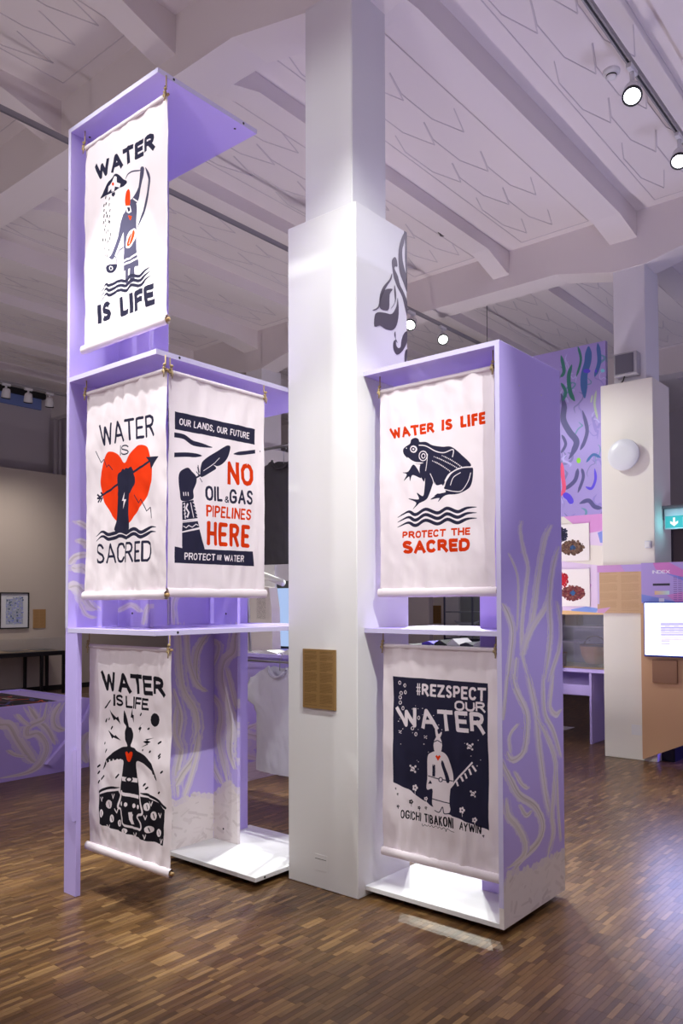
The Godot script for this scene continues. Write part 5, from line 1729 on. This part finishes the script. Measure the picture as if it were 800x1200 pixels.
# ------------------------------------------------------------------ between tower and column: the shop corner
func shirt(at: Vector3, w: float, h: float, m: Material, m2: Material, label: String) -> void:
	# at: top centre of the collar; front towards +z
	var t := thing("t_shirt", at - Vector3(0, h, 0), label, "t-shirt", "hanging t-shirts")
	var half := [Vector2(0.0, 0.0), Vector2(0.17, 0.0), Vector2(0.34, -0.02), Vector2(0.5, -0.07), Vector2(0.7, -0.28), Vector2(0.66, -0.36), Vector2(0.53, -0.33), Vector2(0.49, -0.42), Vector2(0.47, -1.0), Vector2(0.0, -1.0)]
	var nz := FastNoiseLite.new()
	nz.seed = 9
	nz.frequency = 2.0
	var st := new_st()
	sg = 1
	var ny := 26
	var nx := 22
	for side in [1.0, -1.0]:
		var f := func(i: int, j: int) -> Vector3:
			var v := float(j) / ny
			var hw := 0.47
			var top := 0.0
			if v < 0.36:
				hw = lerpf(0.5, 0.71, clampf(v / 0.28, 0, 1)) if v < 0.28 else lerpf(0.71, 0.66, (v - 0.28) / 0.08)
			elif v < 0.44:
				hw = lerpf(0.56, 0.49, (v - 0.36) / 0.08)
			var u := (float(i) / nx * 2.0 - 1.0)
			var x := u * hw
			# shoulders slope, neck dips
			var y := -v
			if v < 0.12: y = lerpf(-0.10 * maxf(absf(x) - 0.17, 0.0) / 0.33 - (0.10 if side > 0.0 else 0.02) * clampf(1.0 - absf(x) / 0.18, 0, 1), -0.12, v / 0.12)
			var e := sqrt(maxf(0.0, 1.0 - u * u))
			var dz: float = side * 0.045 * e * (0.6 + 0.4 * v) + 0.012 * nz.get_noise_2d(x * 5.0, v * 1.5)
			return at + Vector3(x * w, y * h, dz)
		for j in ny:
			for i in nx:
				quad(st, f.call(i, j), f.call(i + 1, j), f.call(i + 1, j + 1), f.call(i, j + 1), Vector3(0, 0, side))
	sg = -1
	var body := build(st, "body", m, t)
	st = new_st()
	var pts := []
	for k in 13:
		var a := PI * k / 12.0
		pts.append(at + Vector3(-cos(a) * 0.18 * w, (-0.10 * sin(a)) * h, 0.02 + 0.026 * sin(a)))
	sg = 1
	tube(st, pts, 0.009, 8)
	build(st, "collar", m2, body)
	st = new_st()
	var hk := [at + Vector3(0, -0.03, 0)]
	for k in 8:
		var a := -PI / 2 + PI * 1.3 * k / 7.0
		hk.append(at + Vector3(cos(a) * 0.022, 0.075 + sin(a) * 0.022, 0))
	tube(st, hk, 0.003, 6)
	sg = -1
	build(st, "hanger_hook", mat("steel", rgb(190, 190, 196), 0.3, 0.9), t)

func background_middle() -> void:
	var p := mat("purple", PURPLE)
	shirt(Vector3(-3.90, 0.955, -4.0), 0.50, 0.745, mat("shirt_white", rgb(226, 222, 236), 0.9), mat("shirt_collar", rgb(200, 196, 212), 0.9), "white t-shirt hanging below the purple shop counter behind the tower")
	shirt(Vector3(-3.86, 2.41, -4.0), 0.52, 0.735, mat("shirt_grey", rgb(66, 62, 66), 0.9), mat("shirt_collar_dark", rgb(52, 48, 52), 0.9), "dark grey t-shirt hanging above the counter beside the white column")
	var t := thing("shop_counter", Vector3(-3.9, 0, -4.4), "purple counter with flame pattern behind the tower, shirts hanging on it", "counter")
	box("counter_top", p, t, Vector3(-4.6, 1.005, -4.75), Vector3(-3.2, 1.03, -4.06), 0.0015)
	board("side_panel", flame_mat("p2", 0.2, 2.46, PURPLE), t, 0, Vector3(-4.6, 0, -4.75), Vector3(-4.578, 1.005, -4.06))
	box("side_panel", p, t, Vector3(-3.222, 0, -4.75), Vector3(-3.2, 1.005, -4.06), 0.0015)
	box("back_panel", p, t, Vector3(-4.578, 0.75, -4.12), Vector3(-3.222, 1.005, -4.1), 0.0015)
	var st := new_st()
	sg = 1
	var steel := mat("steel", Color.WHITE)
	tube(st, [Vector3(-4.578, 0.985, -4.0), Vector3(-3.222, 0.985, -4.0)], 0.008, 8)
	build(st, "hanging_rail", steel, t)
	st = new_st()
	tube(st, [Vector3(-4.3, 2.505, -4.0), Vector3(-3.4, 2.505, -4.0)], 0.01, 8)
	tube(st, [Vector3(-4.3, 1.03, -4.1), Vector3(-4.3, 2.505, -4.0)], 0.01, 8)
	tube(st, [Vector3(-3.4, 1.03, -4.1), Vector3(-3.4, 2.505, -4.0)], 0.01, 8)
	sg = -1
	build(st, "upper_rail", steel, t)
	# canvas bag, books and sheets on the counter
	t = thing("tote_bag", Vector3(-4.1, 1.03, -4.3), "cream canvas bag with fine grey print standing on the counter", "bag")
	st = new_st()
	var cream := mat("canvas", rgb(222, 210, 202), 0.9)
	prism(st, PackedVector2Array([Vector2(-4.52, 1.03), Vector2(-4.24, 1.03), Vector2(-4.25, 1.36), Vector2(-4.28, 1.52), Vector2(-4.44, 1.53), Vector2(-4.5, 1.4)]), 2, -4.36, -4.27)
	build(st, "bag_body", cream, t)
	st = new_st()
	for k in 26:
		for j in 9:
			var x := -4.41 + 0.011 * j + rng.randf() * 0.004
			var y := 1.48 - 0.008 * k
			bx(st, Vector3(x, y, -4.27), Vector3(x + rng.randf_range(0.002, 0.008), y + 0.003, -4.2692))
	tag(build(st, "fine_print", mat("print_grey", rgb(130, 118, 112), 0.9), t), "", "", "", "stuff")
	t = thing("paper_board", Vector3(-4.2, 1.03, -4.5), "tall white card standing on the counter behind the bag", "card")
	box("card", mat("paper_white", rgb(236, 232, 228), 0.8), t, Vector3(-4.66, 1.03, -4.52), Vector3(-4.44, 1.72, -4.5), 0.001)
	t = thing("paper_roll", Vector3(-4.1, 1.6, -4.3), "white rolled sheet lying slanted on top of the canvas bag", "paper roll")
	st = new_st()
	sg = 1
	tube(st, [Vector3(-4.46, 1.64, -4.315), Vector3(-4.17, 1.55, -4.315)], 0.026, 12)
	sg = -1
	build(st, "roll", mat("paper_white", Color.WHITE), t)
	t = thing("display_screen", Vector3(-4.0, 1.03, -4.6), "pale blue lit screen on the counter at the column's left edge", "screen")
	var sf := box("screen_frame", mat("frame_black", Color.BLACK), t, Vector3(-4.59, 1.03, -4.67), Vector3(-4.05, 1.58, -4.64), 0.003)
	var em := StandardMaterial3D.new()
	em.albedo_color = Color(0.1, 0.1, 0.12)
	em.emission_enabled = true
	em.emission = Color(0.72, 0.82, 1.0)
	em.emission_energy_multiplier = 0.85
	box("screen_face", em, sf, Vector3(-4.58, 1.05, -4.64), Vector3(-4.06, 1.52, -4.638))
	for k in 3:
		t = thing("leaflet", Vector3(-4.2 + 0.22 * k, 1.03, -4.15), ["white leaflet at the left end of the counter", "white leaflet in the middle of the counter", "white leaflet on the counter next to the column"][k], "leaflet", "leaflets on the shop counter")
		st = new_st()
		var x := -4.42 + 0.22 * k
		prism(st, PackedVector2Array([Vector2(x, 1.03), Vector2(x + 0.2, 1.03), Vector2(x + 0.2, 1.036), Vector2(x + 0.08, 1.045 + 0.012 * k), Vector2(x, 1.036)]), 2, -4.22, -4.08)
		build(st, "sheet", mat("paper_white", Color.WHITE), t)
	# behind the right frame: a grey partition, a dark showcase and a counter of magazines
	t = thing("grey_partition", Vector3(-6.2, 0, -8.5), "grey partition seen through the right frame beside the column", "partition")
	box("panel", mat("grey_panel", rgb(128, 118, 120), 0.8), t, Vector3(-6.9, 0, -8.55), Vector3(-5.6, 2.2, -8.45), 0.003)
	t = thing("dark_showcase", Vector3(-5.7, 0, -9.6), "dark glass showcase seen through the right frame's middle gap", "showcase")
	box("back_wall", mat("showcase_dark", rgb(30, 30, 48), 0.4), t, Vector3(-6.05, 0, -10.0), Vector3(-4.6, 2.3, -9.95), 0.003)
	box("base_cabinet", mat("showcase_dark", Color.BLACK), t, Vector3(-6.05, 0, -9.95), Vector3(-4.6, 0.9, -9.5), 0.003)
	box("roof_panel", mat("showcase_dark", Color.BLACK), t, Vector3(-6.05, 2.25, -9.95), Vector3(-4.6, 2.3, -9.5), 0.003)
	for x in [-6.05, -5.6, -4.62]:
		box("glazing_bar", mat("showcase_bar", rgb(70, 70, 92), 0.4), t, Vector3(x, 0.9, -9.52), Vector3(x + 0.02, 2.25, -9.5))
	box("glass_front", glass(), t, Vector3(-6.03, 0.9, -9.515), Vector3(-4.62, 2.25, -9.51))
	box("glass_shelf", mat("showcase_bar", Color.BLACK), t, Vector3(-6.03, 1.26, -9.95), Vector3(-4.62, 1.275, -9.53))
	t = thing("model_canoe", Vector3(-5.8, 0.9, -9.7), "small pale canoe model lying in the dark showcase", "model boat")
	st = new_st()
	sg = 1
	tube(st, [Vector3(-6.0, 1.14, -9.7), Vector3(-5.93, 1.105, -9.7), Vector3(-5.8, 1.10, -9.7), Vector3(-5.67, 1.105, -9.7), Vector3(-5.6, 1.14, -9.7)], [0.006, 0.02, 0.026, 0.02, 0.006], 10)
	build(st, "hull", mat("canoe", rgb(150, 150, 170), 0.6), t)
	st = new_st()
	for x in [-5.9, -5.7]:
		tube(st, [Vector3(x, 0.9, -9.7), Vector3(x, 1.1, -9.7)], 0.008, 8)
	sg = -1
	build(st, "stand", mat("showcase_bar", Color.BLACK), t)
	t = thing("magazine_counter", Vector3(-3.2, 0, -5.4), "dark low counter behind the right frame carrying magazines", "counter")
	box("counter_top", mat("counter_dark", rgb(60, 54, 62), 0.6), t, Vector3(-3.65, 1.04, -5.7), Vector3(-2.9, 1.07, -5.1), 0.002)
	for x in [-3.6, -2.97]:
		box("leg", mat("counter_dark", Color.BLACK), t, Vector3(x, 0, -5.65), Vector3(x + 0.03, 1.04, -5.15), 0.002)
	for k in 5:
		t = thing("magazine", Vector3(-3.45 + 0.1 * k, 1.07, -5.2), ["violet magazine at the left end of the counter behind the right frame", "black magazine, second on the counter behind the right frame", "white folded magazine in the middle of the counter behind the right frame", "dark magazine, fourth on the counter behind the right frame", "grey magazine at the right end of the counter behind the right frame"][k], "magazine", "magazines behind the right frame")
		st = new_st()
		var x := -3.5 + 0.115 * k
		var y := 1.07
		prism(st, PackedVector2Array([Vector2(x, y), Vector2(x + 0.105, y), Vector2(x + 0.105, y + 0.012), Vector2(x + 0.05, y + 0.03 + 0.012 * (k % 3)), Vector2(x, y + 0.014)]), 2, -5.4, -5.18)
		build(st, "pages", mat("magazine%d" % k, [rgb(90, 70, 190), rgb(30, 28, 34), rgb(200, 196, 200), rgb(46, 42, 60), rgb(150, 144, 160)][k], 0.5), t)

# ------------------------------------------------------------------ right background
func background_right() -> void:
	var p := mat("purple", PURPLE)
	# mural wall with cut foil flames, printed panel below
	var t := thing("mural_wall", Vector3(-3.18, 0, -7.38), "lavender wall with shimmering blue and green flame mural, right background", "mural")
	var img := Image.create(int(0.75 * 800), int(1.65 * 800), false, Image.FORMAT_RGB8)
	img.fill(rgb(168, 152, 216))
	var rm := RandomNumberGenerator.new()
	rm.seed = 31
	for k in 46:
		var q := Vector2(rm.randf() * 600, rm.randf() * 1320)
		var pts := PackedVector2Array()
		var sw := rm.randf_range(14, 46) * (1.0 if k % 2 else -1.0)
		for j in 6:
			pts.append(q + Vector2(sin(j * 1.1) * sw, j * rm.randf_range(18, 34)))
		stroke(img, smooth_line(pts), rm.randf_range(6, 20), [rgb(150, 136, 208), rgb(134, 128, 186), rgb(188, 178, 232), rgb(110, 150, 180)][k % 4], true)
	paint(img, art["mural"], 0.8)
	var m := StandardMaterial3D.new()
	m.albedo_texture = texture(img, 300, 660)
	m.roughness = 0.3
	m.metallic = 0.15
	board("mural_panel", m, t, 2, Vector3(-3.6, 2.24, -7.40), Vector3(-2.85, 3.89, -7.35), 0.001)
	img = Image.create(600, 800, false, Image.FORMAT_RGB8)
	img.fill(rgb(214, 192, 224))
	fill(img, PackedVector2Array([Vector2(200, 0), Vector2(600, 0), Vector2(600, 130), Vector2(430, 150)]), rgb(206, 140, 204))
	fill(img, PackedVector2Array([Vector2(0, 0), Vector2(250, 0), Vector2(430, 160), Vector2(420, 240), Vector2(600, 260), Vector2(600, 420), Vector2(0, 330)]), rgb(222, 214, 208))
	fill(img, PackedVector2Array([Vector2(520, 150), Vector2(600, 120), Vector2(600, 230), Vector2(540, 230)]), rgb(130, 144, 222))
	fill(img, PackedVector2Array([Vector2(380, 520), Vector2(470, 560), Vector2(450, 610), Vector2(380, 600)]), rgb(206, 150, 214))
	fill(img, PackedVector2Array([Vector2(520, 590), Vector2(600, 580), Vector2(600, 640), Vector2(530, 650)]), rgb(170, 150, 226))
	fill(img, PackedVector2Array([Vector2(300, 760), Vector2(420, 735), Vector2(520, 750), Vector2(500, 785), Vector2(320, 790)]), rgb(124, 150, 222))
	fill(img, PackedVector2Array([Vector2(0, 760), Vector2(300, 770), Vector2(600, 790), Vector2(600, 800), Vector2(0, 800)]), rgb(216, 176, 128))
	m = StandardMaterial3D.new()
	m.albedo_texture = texture(img, 300, 400)
	m.roughness = 0.5
	board("printed_panel", m, t, 2, Vector3(-3.6, 1.28, -7.40), Vector3(-2.85, 2.24, -7.352), 0.001)
	for x in [-3.58]:
		box("post", p, t, Vector3(x, 0, -7.52), Vector3(x + 0.04, 1.28, -7.40), 0.002)
	var r := RandomNumberGenerator.new()
	r.seed = 21
	for k in 2:
		var y0: float = [1.80, 1.36][k]
		t = thing("bead_print", Vector3(-3.12, y0, -7.35), ["square white picture of a dark blue and brown beaded shape, upper of two", "square white picture of a red and blue beaded shape, lower of two"][k], "picture", "pictures on the pink wall panel")
		img = Image.create(360, 320, false, Image.FORMAT_RGB8)
		img.fill(rgb(232, 224, 226))
		var cols: Array = [[rgb(40, 38, 70), rgb(92, 62, 58), rgb(60, 92, 140)], [rgb(196, 28, 48), rgb(120, 36, 54), rgb(56, 96, 150)]][k]
		disc(img, Vector2(112, 92), 50, cols[0])
		var bl2 := PackedVector2Array()
		for j in 20:
			bl2.append(Vector2(215 + cos(TAU * j / 20) * 88 * (1.0 + 0.12 * sin(j * 2.3)), 205 + sin(TAU * j / 20) * 52 * (1.0 + 0.14 * cos(j * 1.7))))
		fill(img, bl2, cols[1])
		disc(img, Vector2(222, 206), 24, cols[2])
		for j in 520:
			var a := r.randf() * TAU
			var d := sqrt(r.randf())
			var q := Vector2(110, 90) + Vector2(cos(a), sin(a)) * d * 66.0
			var cc: Color = cols[0]
			if j % 3 != 0:
				q = Vector2(215, 205) + Vector2(cos(a) * 100.0, sin(a) * 62.0) * d
				cc = cols[1].lerp(rgb(170, 140, 110), r.randf() * 0.6)
				if d < 0.3: cc = cols[2]
			disc(img, q, r.randf_range(3, 11), cc.lerp(Color.BLACK, r.randf() * 0.3))
		m = StandardMaterial3D.new()
		m.albedo_texture = texture(img, 180, 160)
		board("print", m, t, 2, Vector3(-3.45, y0, -7.352), Vector3(-3.03, y0 + 0.36, -7.342), 0.001)
	# text panel across the column and the index panel with its monitor
	t = thing("text_panel", Vector3(-2.62, 1.3, -7.08), "tan text panel with pink top band fixed across the far column", "sign")
	img = Image.create(400, 480, false, Image.FORMAT_RGB8)
	text_page(img, rgb(206, 168, 132), rgb(186, 146, 110))
	img.fill_rect(Rect2i(0, 0, 400, 70), rgb(206, 150, 210))
	fill(img, PackedVector2Array([Vector2(210, 0), Vector2(400, 0), Vector2(400, 70), Vector2(250, 70)]), rgb(186, 158, 222))
	img.fill_rect(Rect2i(0, 70, 20, 320), rgb(206, 184, 224))
	fill(img, PackedVector2Array([Vector2(0, 440), Vector2(120, 420), Vector2(60, 480), Vector2(0, 480)]), rgb(214, 160, 204))
	m = StandardMaterial3D.new()
	m.albedo_texture = texture(img, 200, 240)
	m.roughness = 0.6
	board("panel", m, t, 2, Vector3(-2.85, 1.30, -7.098), Vector3(-2.44, 1.735, -7.08), 0.001)
	t = thing("index_panel", Vector3(-1.9, 0, -7.05), "purple INDEX panel with tan lower part carrying a monitor, right edge", "sign")
	img = Image.create(1000, 360, false, Image.FORMAT_RGB8)
	img.fill(rgb(176, 152, 218))
	fill(img, PackedVector2Array([Vector2(90, 0), Vector2(210, 0), Vector2(400, 130), Vector2(1000, 170), Vector2(1000, 260), Vector2(330, 160), Vector2(110, 60)]), rgb(206, 120, 196))
	fill(img, PackedVector2Array([Vector2(170, 90), Vector2(300, 130), Vector2(400, 190), Vector2(340, 180)]), rgb(124, 132, 220))
	fill(img, PackedVector2Array([Vector2(0, 280), Vector2(120, 310), Vector2(260, 350), Vector2(0, 350)]), rgb(128, 140, 220))
	fill(img, PackedVector2Array([Vector2(190, 290), Vector2(400, 240), Vector2(420, 360), Vector2(260, 360)]), rgb(206, 130, 204))
	word(img, "INDEX", PackedVector2Array([Vector2(85, 68), Vector2(215, 68), Vector2(215, 98), Vector2(85, 98)]), 0.16, rgb(240, 236, 244))
	img.fill_rect(Rect2i(88, 186, 126, 20), rgb(44, 34, 60))
	for k in 110:
		img.fill_rect(Rect2i(100 + k, 252, 1, 34), rgb(226, 180, 140).lerp(rgb(190, 220, 230), k / 110.0))
	img.fill_rect(Rect2i(132, 318, 40, 38), rgb(222, 214, 236))
	for k in 12:
		for j in 8:
			img.fill_rect(Rect2i(240 + j * 34, 130 + k * 18, 26, 5), rgb(118, 84, 160))
	m = StandardMaterial3D.new()
	m.albedo_texture = texture(img, 500, 180)
	m.roughness = 0.5
	board("index_print", m, t, 2, Vector3(-2.44, 1.39, -7.098), Vector3(-1.3, 1.742, -7.05), 0.001)
	var tan := mat("tan_panel", rgb(206, 160, 124), 0.6)
	var st := new_st()
	prism(st, PackedVector2Array([Vector2(-2.45, 0.02), Vector2(-2.45, 1.39), Vector2(-1.3, 1.39), Vector2(-1.3, 0.56)]), 2, -7.098, -7.055)
	build(st, "tan_board", tan, t)
	box("plinth", mat("black", Color.BLACK), t, Vector3(-2.333, 0, -7.62), Vector3(-2.22, 0.12, -7.2))
	box("bracket_box", mat("tan_dark", rgb(150, 108, 84), 0.6), t, Vector3(-2.35, 0.70, -7.055), Vector3(-2.14, 0.90, -7.03), 0.004)
	t = thing("monitor", Vector3(-2.0, 0.93, -7.0), "lit white monitor with thin dark frame on the INDEX panel, right edge", "monitor")
	var mf := box("monitor_frame", mat("monitor_frame", rgb(34, 52, 150), 0.4), t, Vector3(-2.41, 0.925, -7.055), Vector3(-1.58, 1.40, -7.01), 0.004)
	img = Image.create(420, 240, false, Image.FORMAT_RGB8)
	img.fill(rgb(206, 214, 255))
	for k in 40:
		fill(img, PackedVector2Array([Vector2(70, 90 + k * 2.5), Vector2(300, 84 + k * 2.5), Vector2(300, 87 + k * 2.5), Vector2(70, 93 + k * 2.5)]), rgb(104, 100, 170).lerp(rgb(176, 170, 214), rng.randf()))
	img.fill_rect(Rect2i(110, 170, 190, 20), rgb(190, 190, 220))
	m = StandardMaterial3D.new()
	m.albedo_color = Color(0.05, 0.05, 0.05)
	m.emission_enabled = true
	m.emission = Color(0, 0, 0)
	m.emission_texture = texture(img, 420, 240)
	m.emission_operator = BaseMaterial3D.EMISSION_OP_ADD
	m.emission_energy_multiplier = 3.2
	m.roughness = 0.3
	board("screen", m, mf, 2, Vector3(-2.4, 0.94, -7.01), Vector3(-1.59, 1.39, -7.008), 0.0)
	var al := AreaLight3D.new()
	al.name = "screen_glow"
	t.add_child(al)
	al.area_size = Vector2(0.8, 0.44)
	al.light_energy = 1.2
	al.light_color = Color(0.66, 0.70, 1.0)
	al.shadow_enabled = true
	al.position = Vector3(-1.995, 1.165, -7.0) - t.position
	al.rotation.y = PI
	# things fixed to the far column
	t = thing("wall_disc", Vector3(-2.58, 2.72, -7.1), "round white disc lamp mounted on the cream far column", "disc")
	st = new_st()
	sg = 1
	lathe(st, [Vector2(0.12, 0), Vector2(0.12, 0.04), Vector2(0.142, 0.045), Vector2(0.142, 0.058), Vector2(0.136, 0.064), Vector2(0.07, 0.068), Vector2(0, 0.069)], Vector3(-2.58, 2.72, -7.1), Vector3.BACK, 32)
	sg = -1
	build(st, "disc_body", mat("disc_white", rgb(222, 220, 228), 0.35), t)
	t = thing("wall_switch", Vector3(-2.386, 1.9, -7.1), "tiny white wall switch low on the cream far column", "switch")
	box("plate", mat("disc_white", Color.WHITE), t, Vector3(-2.415, 1.875, -7.1), Vector3(-2.36, 1.94, -7.075), 0.004)
	box("rocker", mat("casing_white", Color.WHITE), t, Vector3(-2.405, 1.885, -7.075), Vector3(-2.37, 1.93, -7.070), 0.003)
	t = thing("wall_speaker", Vector3(-2.56, 3.45, -7.12), "grey box loudspeaker on top of the far column casing", "loudspeaker")
	var cb := box("cabinet", mat("speaker_grey", rgb(176, 172, 178), 0.5), t, Vector3(-2.665, 3.44, -7.16), Vector3(-2.455, 3.645, -7.06), 0.006)
	box("grille", mat("grille", rgb(104, 100, 112), 0.7), cb, Vector3(-2.65, 3.455, -7.06), Vector3(-2.485, 3.63, -7.052), 0.003)
	st = new_st()
	sg = 1
	tube(st, [Vector3(-2.58, 3.445, -7.1), Vector3(-2.6, 3.41, -7.12), Vector3(-2.63, 3.39, -7.14)], 0.006, 6)
	sg = -1
	build(st, "cable", mat("black", Color.BLACK), t)
	# exit sign on a bracket
	t = thing("exit_sign", Vector3(-2.2, 2.06, -7.33), "lit teal exit sign with white down arrow, hung right of far column", "exit sign")
	box("bracket", mat("sign_grey", rgb(110, 106, 112), 0.5), t, Vector3(-2.335, 2.235, -7.38), Vector3(-1.9, 2.262, -7.30), 0.003)
	box("wall_plate", mat("sign_grey", Color.WHITE), t, Vector3(-2.335, 2.14, -7.37), Vector3(-2.325, 2.24, -7.31), 0.002)
	var sc := box("sign_case", mat("sign_case", rgb(214, 218, 224), 0.5), t, Vector3(-2.32, 2.05, -7.36), Vector3(-1.92, 2.235, -7.322), 0.003)
	img = Image.create(400, 120, false, Image.FORMAT_RGB8)
	img.fill(rgb(64, 178, 186))
	fill(img, PackedVector2Array([Vector2(70, 16), Vector2(90, 16), Vector2(90, 64), Vector2(116, 50), Vector2(116, 74), Vector2(80, 106), Vector2(44, 74), Vector2(44, 50), Vector2(70, 64)]), Color.WHITE)
	img.fill_rect(Rect2i(160, 14, 50, 92), Color.WHITE)
	m = StandardMaterial3D.new()
	m.albedo_color = Color(0.1, 0.3, 0.3)
	m.emission_enabled = true
	m.emission = Color(0, 0, 0)
	m.emission_texture = texture(img, 200, 60)
	m.emission_energy_multiplier = 1.0
	board("sign_face", m, sc, 2, Vector3(-2.312, 2.062, -7.322), Vector3(-1.93, 2.168, -7.320), 0.0)
	var ol := OmniLight3D.new()
	ol.name = "sign_glow"
	t.add_child(ol)
	ol.position = Vector3(-2.2, 2.1, -7.24) - t.position
	ol.light_color = Color(0.5, 0.95, 1.0)
	ol.light_energy = 0.015
	ol.light_size = 0.05
	ol.shadow_enabled = true
	# table with a glass case behind the mural wall
	t = thing("purple_table", Vector3(-3.3, 0, -7.8), "purple table carrying a glass case behind the pink panel", "table")
	box("table_top", p, t, Vector3(-4.2, 0.70, -8.3), Vector3(-2.9, 0.735, -7.6), 0.0015)
	box("leg_panel", p, t, Vector3(-3.152, 0, -8.2), Vector3(-3.13, 0.70, -7.6), 0.0015)
	box("leg_panel", p, t, Vector3(-4.15, 0, -8.2), Vector3(-4.128, 0.70, -7.6), 0.0015)
	box("apron_panel", p, t, Vector3(-4.128, 0.475, -7.62), Vector3(-3.152, 0.575, -7.6), 0.0015)
	box("rear_panel", p, t, Vector3(-4.128, 0.40, -8.2), Vector3(-3.152, 0.70, -8.18), 0.0015)
	t = thing("glass_case", Vector3(-3.4, 0.735, -7.9), "glass case with baskets on the purple table", "glass case")
	box("case_floor", mat("tan_board", Color.WHITE), t, Vector3(-4.1, 0.735, -8.25), Vector3(-2.95, 0.75, -7.65), 0.001)
	box("glass_front", glass(), t, Vector3(-4.1, 0.75, -7.655), Vector3(-2.95, 1.28, -7.65))
	box("glass_back", mat("case_back", rgb(120, 112, 140), 0.5), t, Vector3(-4.1, 0.75, -8.25), Vector3(-2.95, 1.28, -8.24))
	box("case_shelf", mat("case_bar", rgb(150, 140, 170), 0.4), t, Vector3(-4.1, 1.145, -8.24), Vector3(-2.95, 1.158, -7.66))
	box("case_shelf", mat("case_bar", Color.WHITE), t, Vector3(-4.1, 0.985, -8.24), Vector3(-3.4, 0.995, -7.8))
	t = thing("woven_basket", Vector3(-3.19, 0.75, -7.85), "round brown basket with dark rim in the glass case", "basket")
	st = new_st()
	sg = 1
	lathe(st, [Vector2(0.0, 0.0), Vector2(0.07, 0.0), Vector2(0.10, 0.03), Vector2(0.135, 0.10), Vector2(0.15, 0.19), Vector2(0.14, 0.2), Vector2(0.125, 0.1), Vector2(0.06, 0.02)], Vector3(-3.19, 0.765, -7.85), Vector3.UP, 24)
	build(st, "bowl", mat("basket", rgb(150, 108, 84), 0.8), t)
	st = new_st()
	lathe(st, [Vector2(0.138, 0.185), Vector2(0.155, 0.188), Vector2(0.155, 0.2), Vector2(0.14, 0.206)], Vector3(-3.19, 0.765, -7.85), Vector3.UP, 24)
	build(st, "rim", mat("basket_rim", rgb(70, 44, 36), 0.8), t)
	st = new_st()
	var hp := []
	for k in 11:
		var a := PI * k / 10.0
		hp.append(Vector3(-3.19 + cos(a) * 0.11, 0.965 + sin(a) * 0.09, -7.85))
	tube(st, hp, 0.006, 6)
	sg = -1
	build(st, "handle", mat("basket_rim", Color.WHITE), t)
	for k in 3:
		t = thing("carved_block", Vector3(-3.5, 0.75, -7.8), ["small brown box at the left in the glass case", "brown box on the upper shelf of the glass case, left one", "brown box on the upper shelf of the glass case, right one"][k], "box", "brown boxes in the glass case")
		var o: Vector3 = [Vector3(-3.62, 0.75, -7.8), Vector3(-3.66, 1.158, -7.9), Vector3(-3.48, 1.158, -7.9)][k]
		box("block", mat("block_brown", rgb(104, 74, 54), 0.7), t, o, o + Vector3(0.15, 0.12, 0.12), 0.006)
		box("lid", mat("block_lid", rgb(128, 92, 66), 0.7), t, o + Vector3(-0.004, 0.12, -0.004), o + Vector3(0.154, 0.135, 0.124), 0.004)
	# doorway at the right edge, far wall lit violet
	var dw := setting("wall_far_right")
	box("wall", mat("wall_upper", Color.WHITE), dw, Vector3(-3.45, 0, -12.2), Vector3(-3.28, 4.5, -12.0))
	var dr := setting("door_1")
	box("door_frame", mat("door_frame", rgb(70, 62, 72), 0.6), dr, Vector3(-3.42, 0, -11.0), Vector3(-3.36, 2.42, -10.9))
	box("door_head", mat("door_frame", Color.WHITE), dr, Vector3(-3.42, 2.36, -11.0), Vector3(-2.0, 2.42, -10.9))
	box("door_leaf", mat("door_leaf", rgb(112, 98, 104), 0.6), dr, Vector3(-3.36, 0, -10.98), Vector3(-2.0, 2.36, -10.94))
	t = thing("floor_sheet", Vector3(-3.75, 0, -8.35), "white sheet lying on the dark floor under the purple table", "paper")
	box("sheet", mat("paper_white", Color.WHITE), t, Vector3(-3.95, 0, -8.5), Vector3(-3.7, 0.002, -8.25))
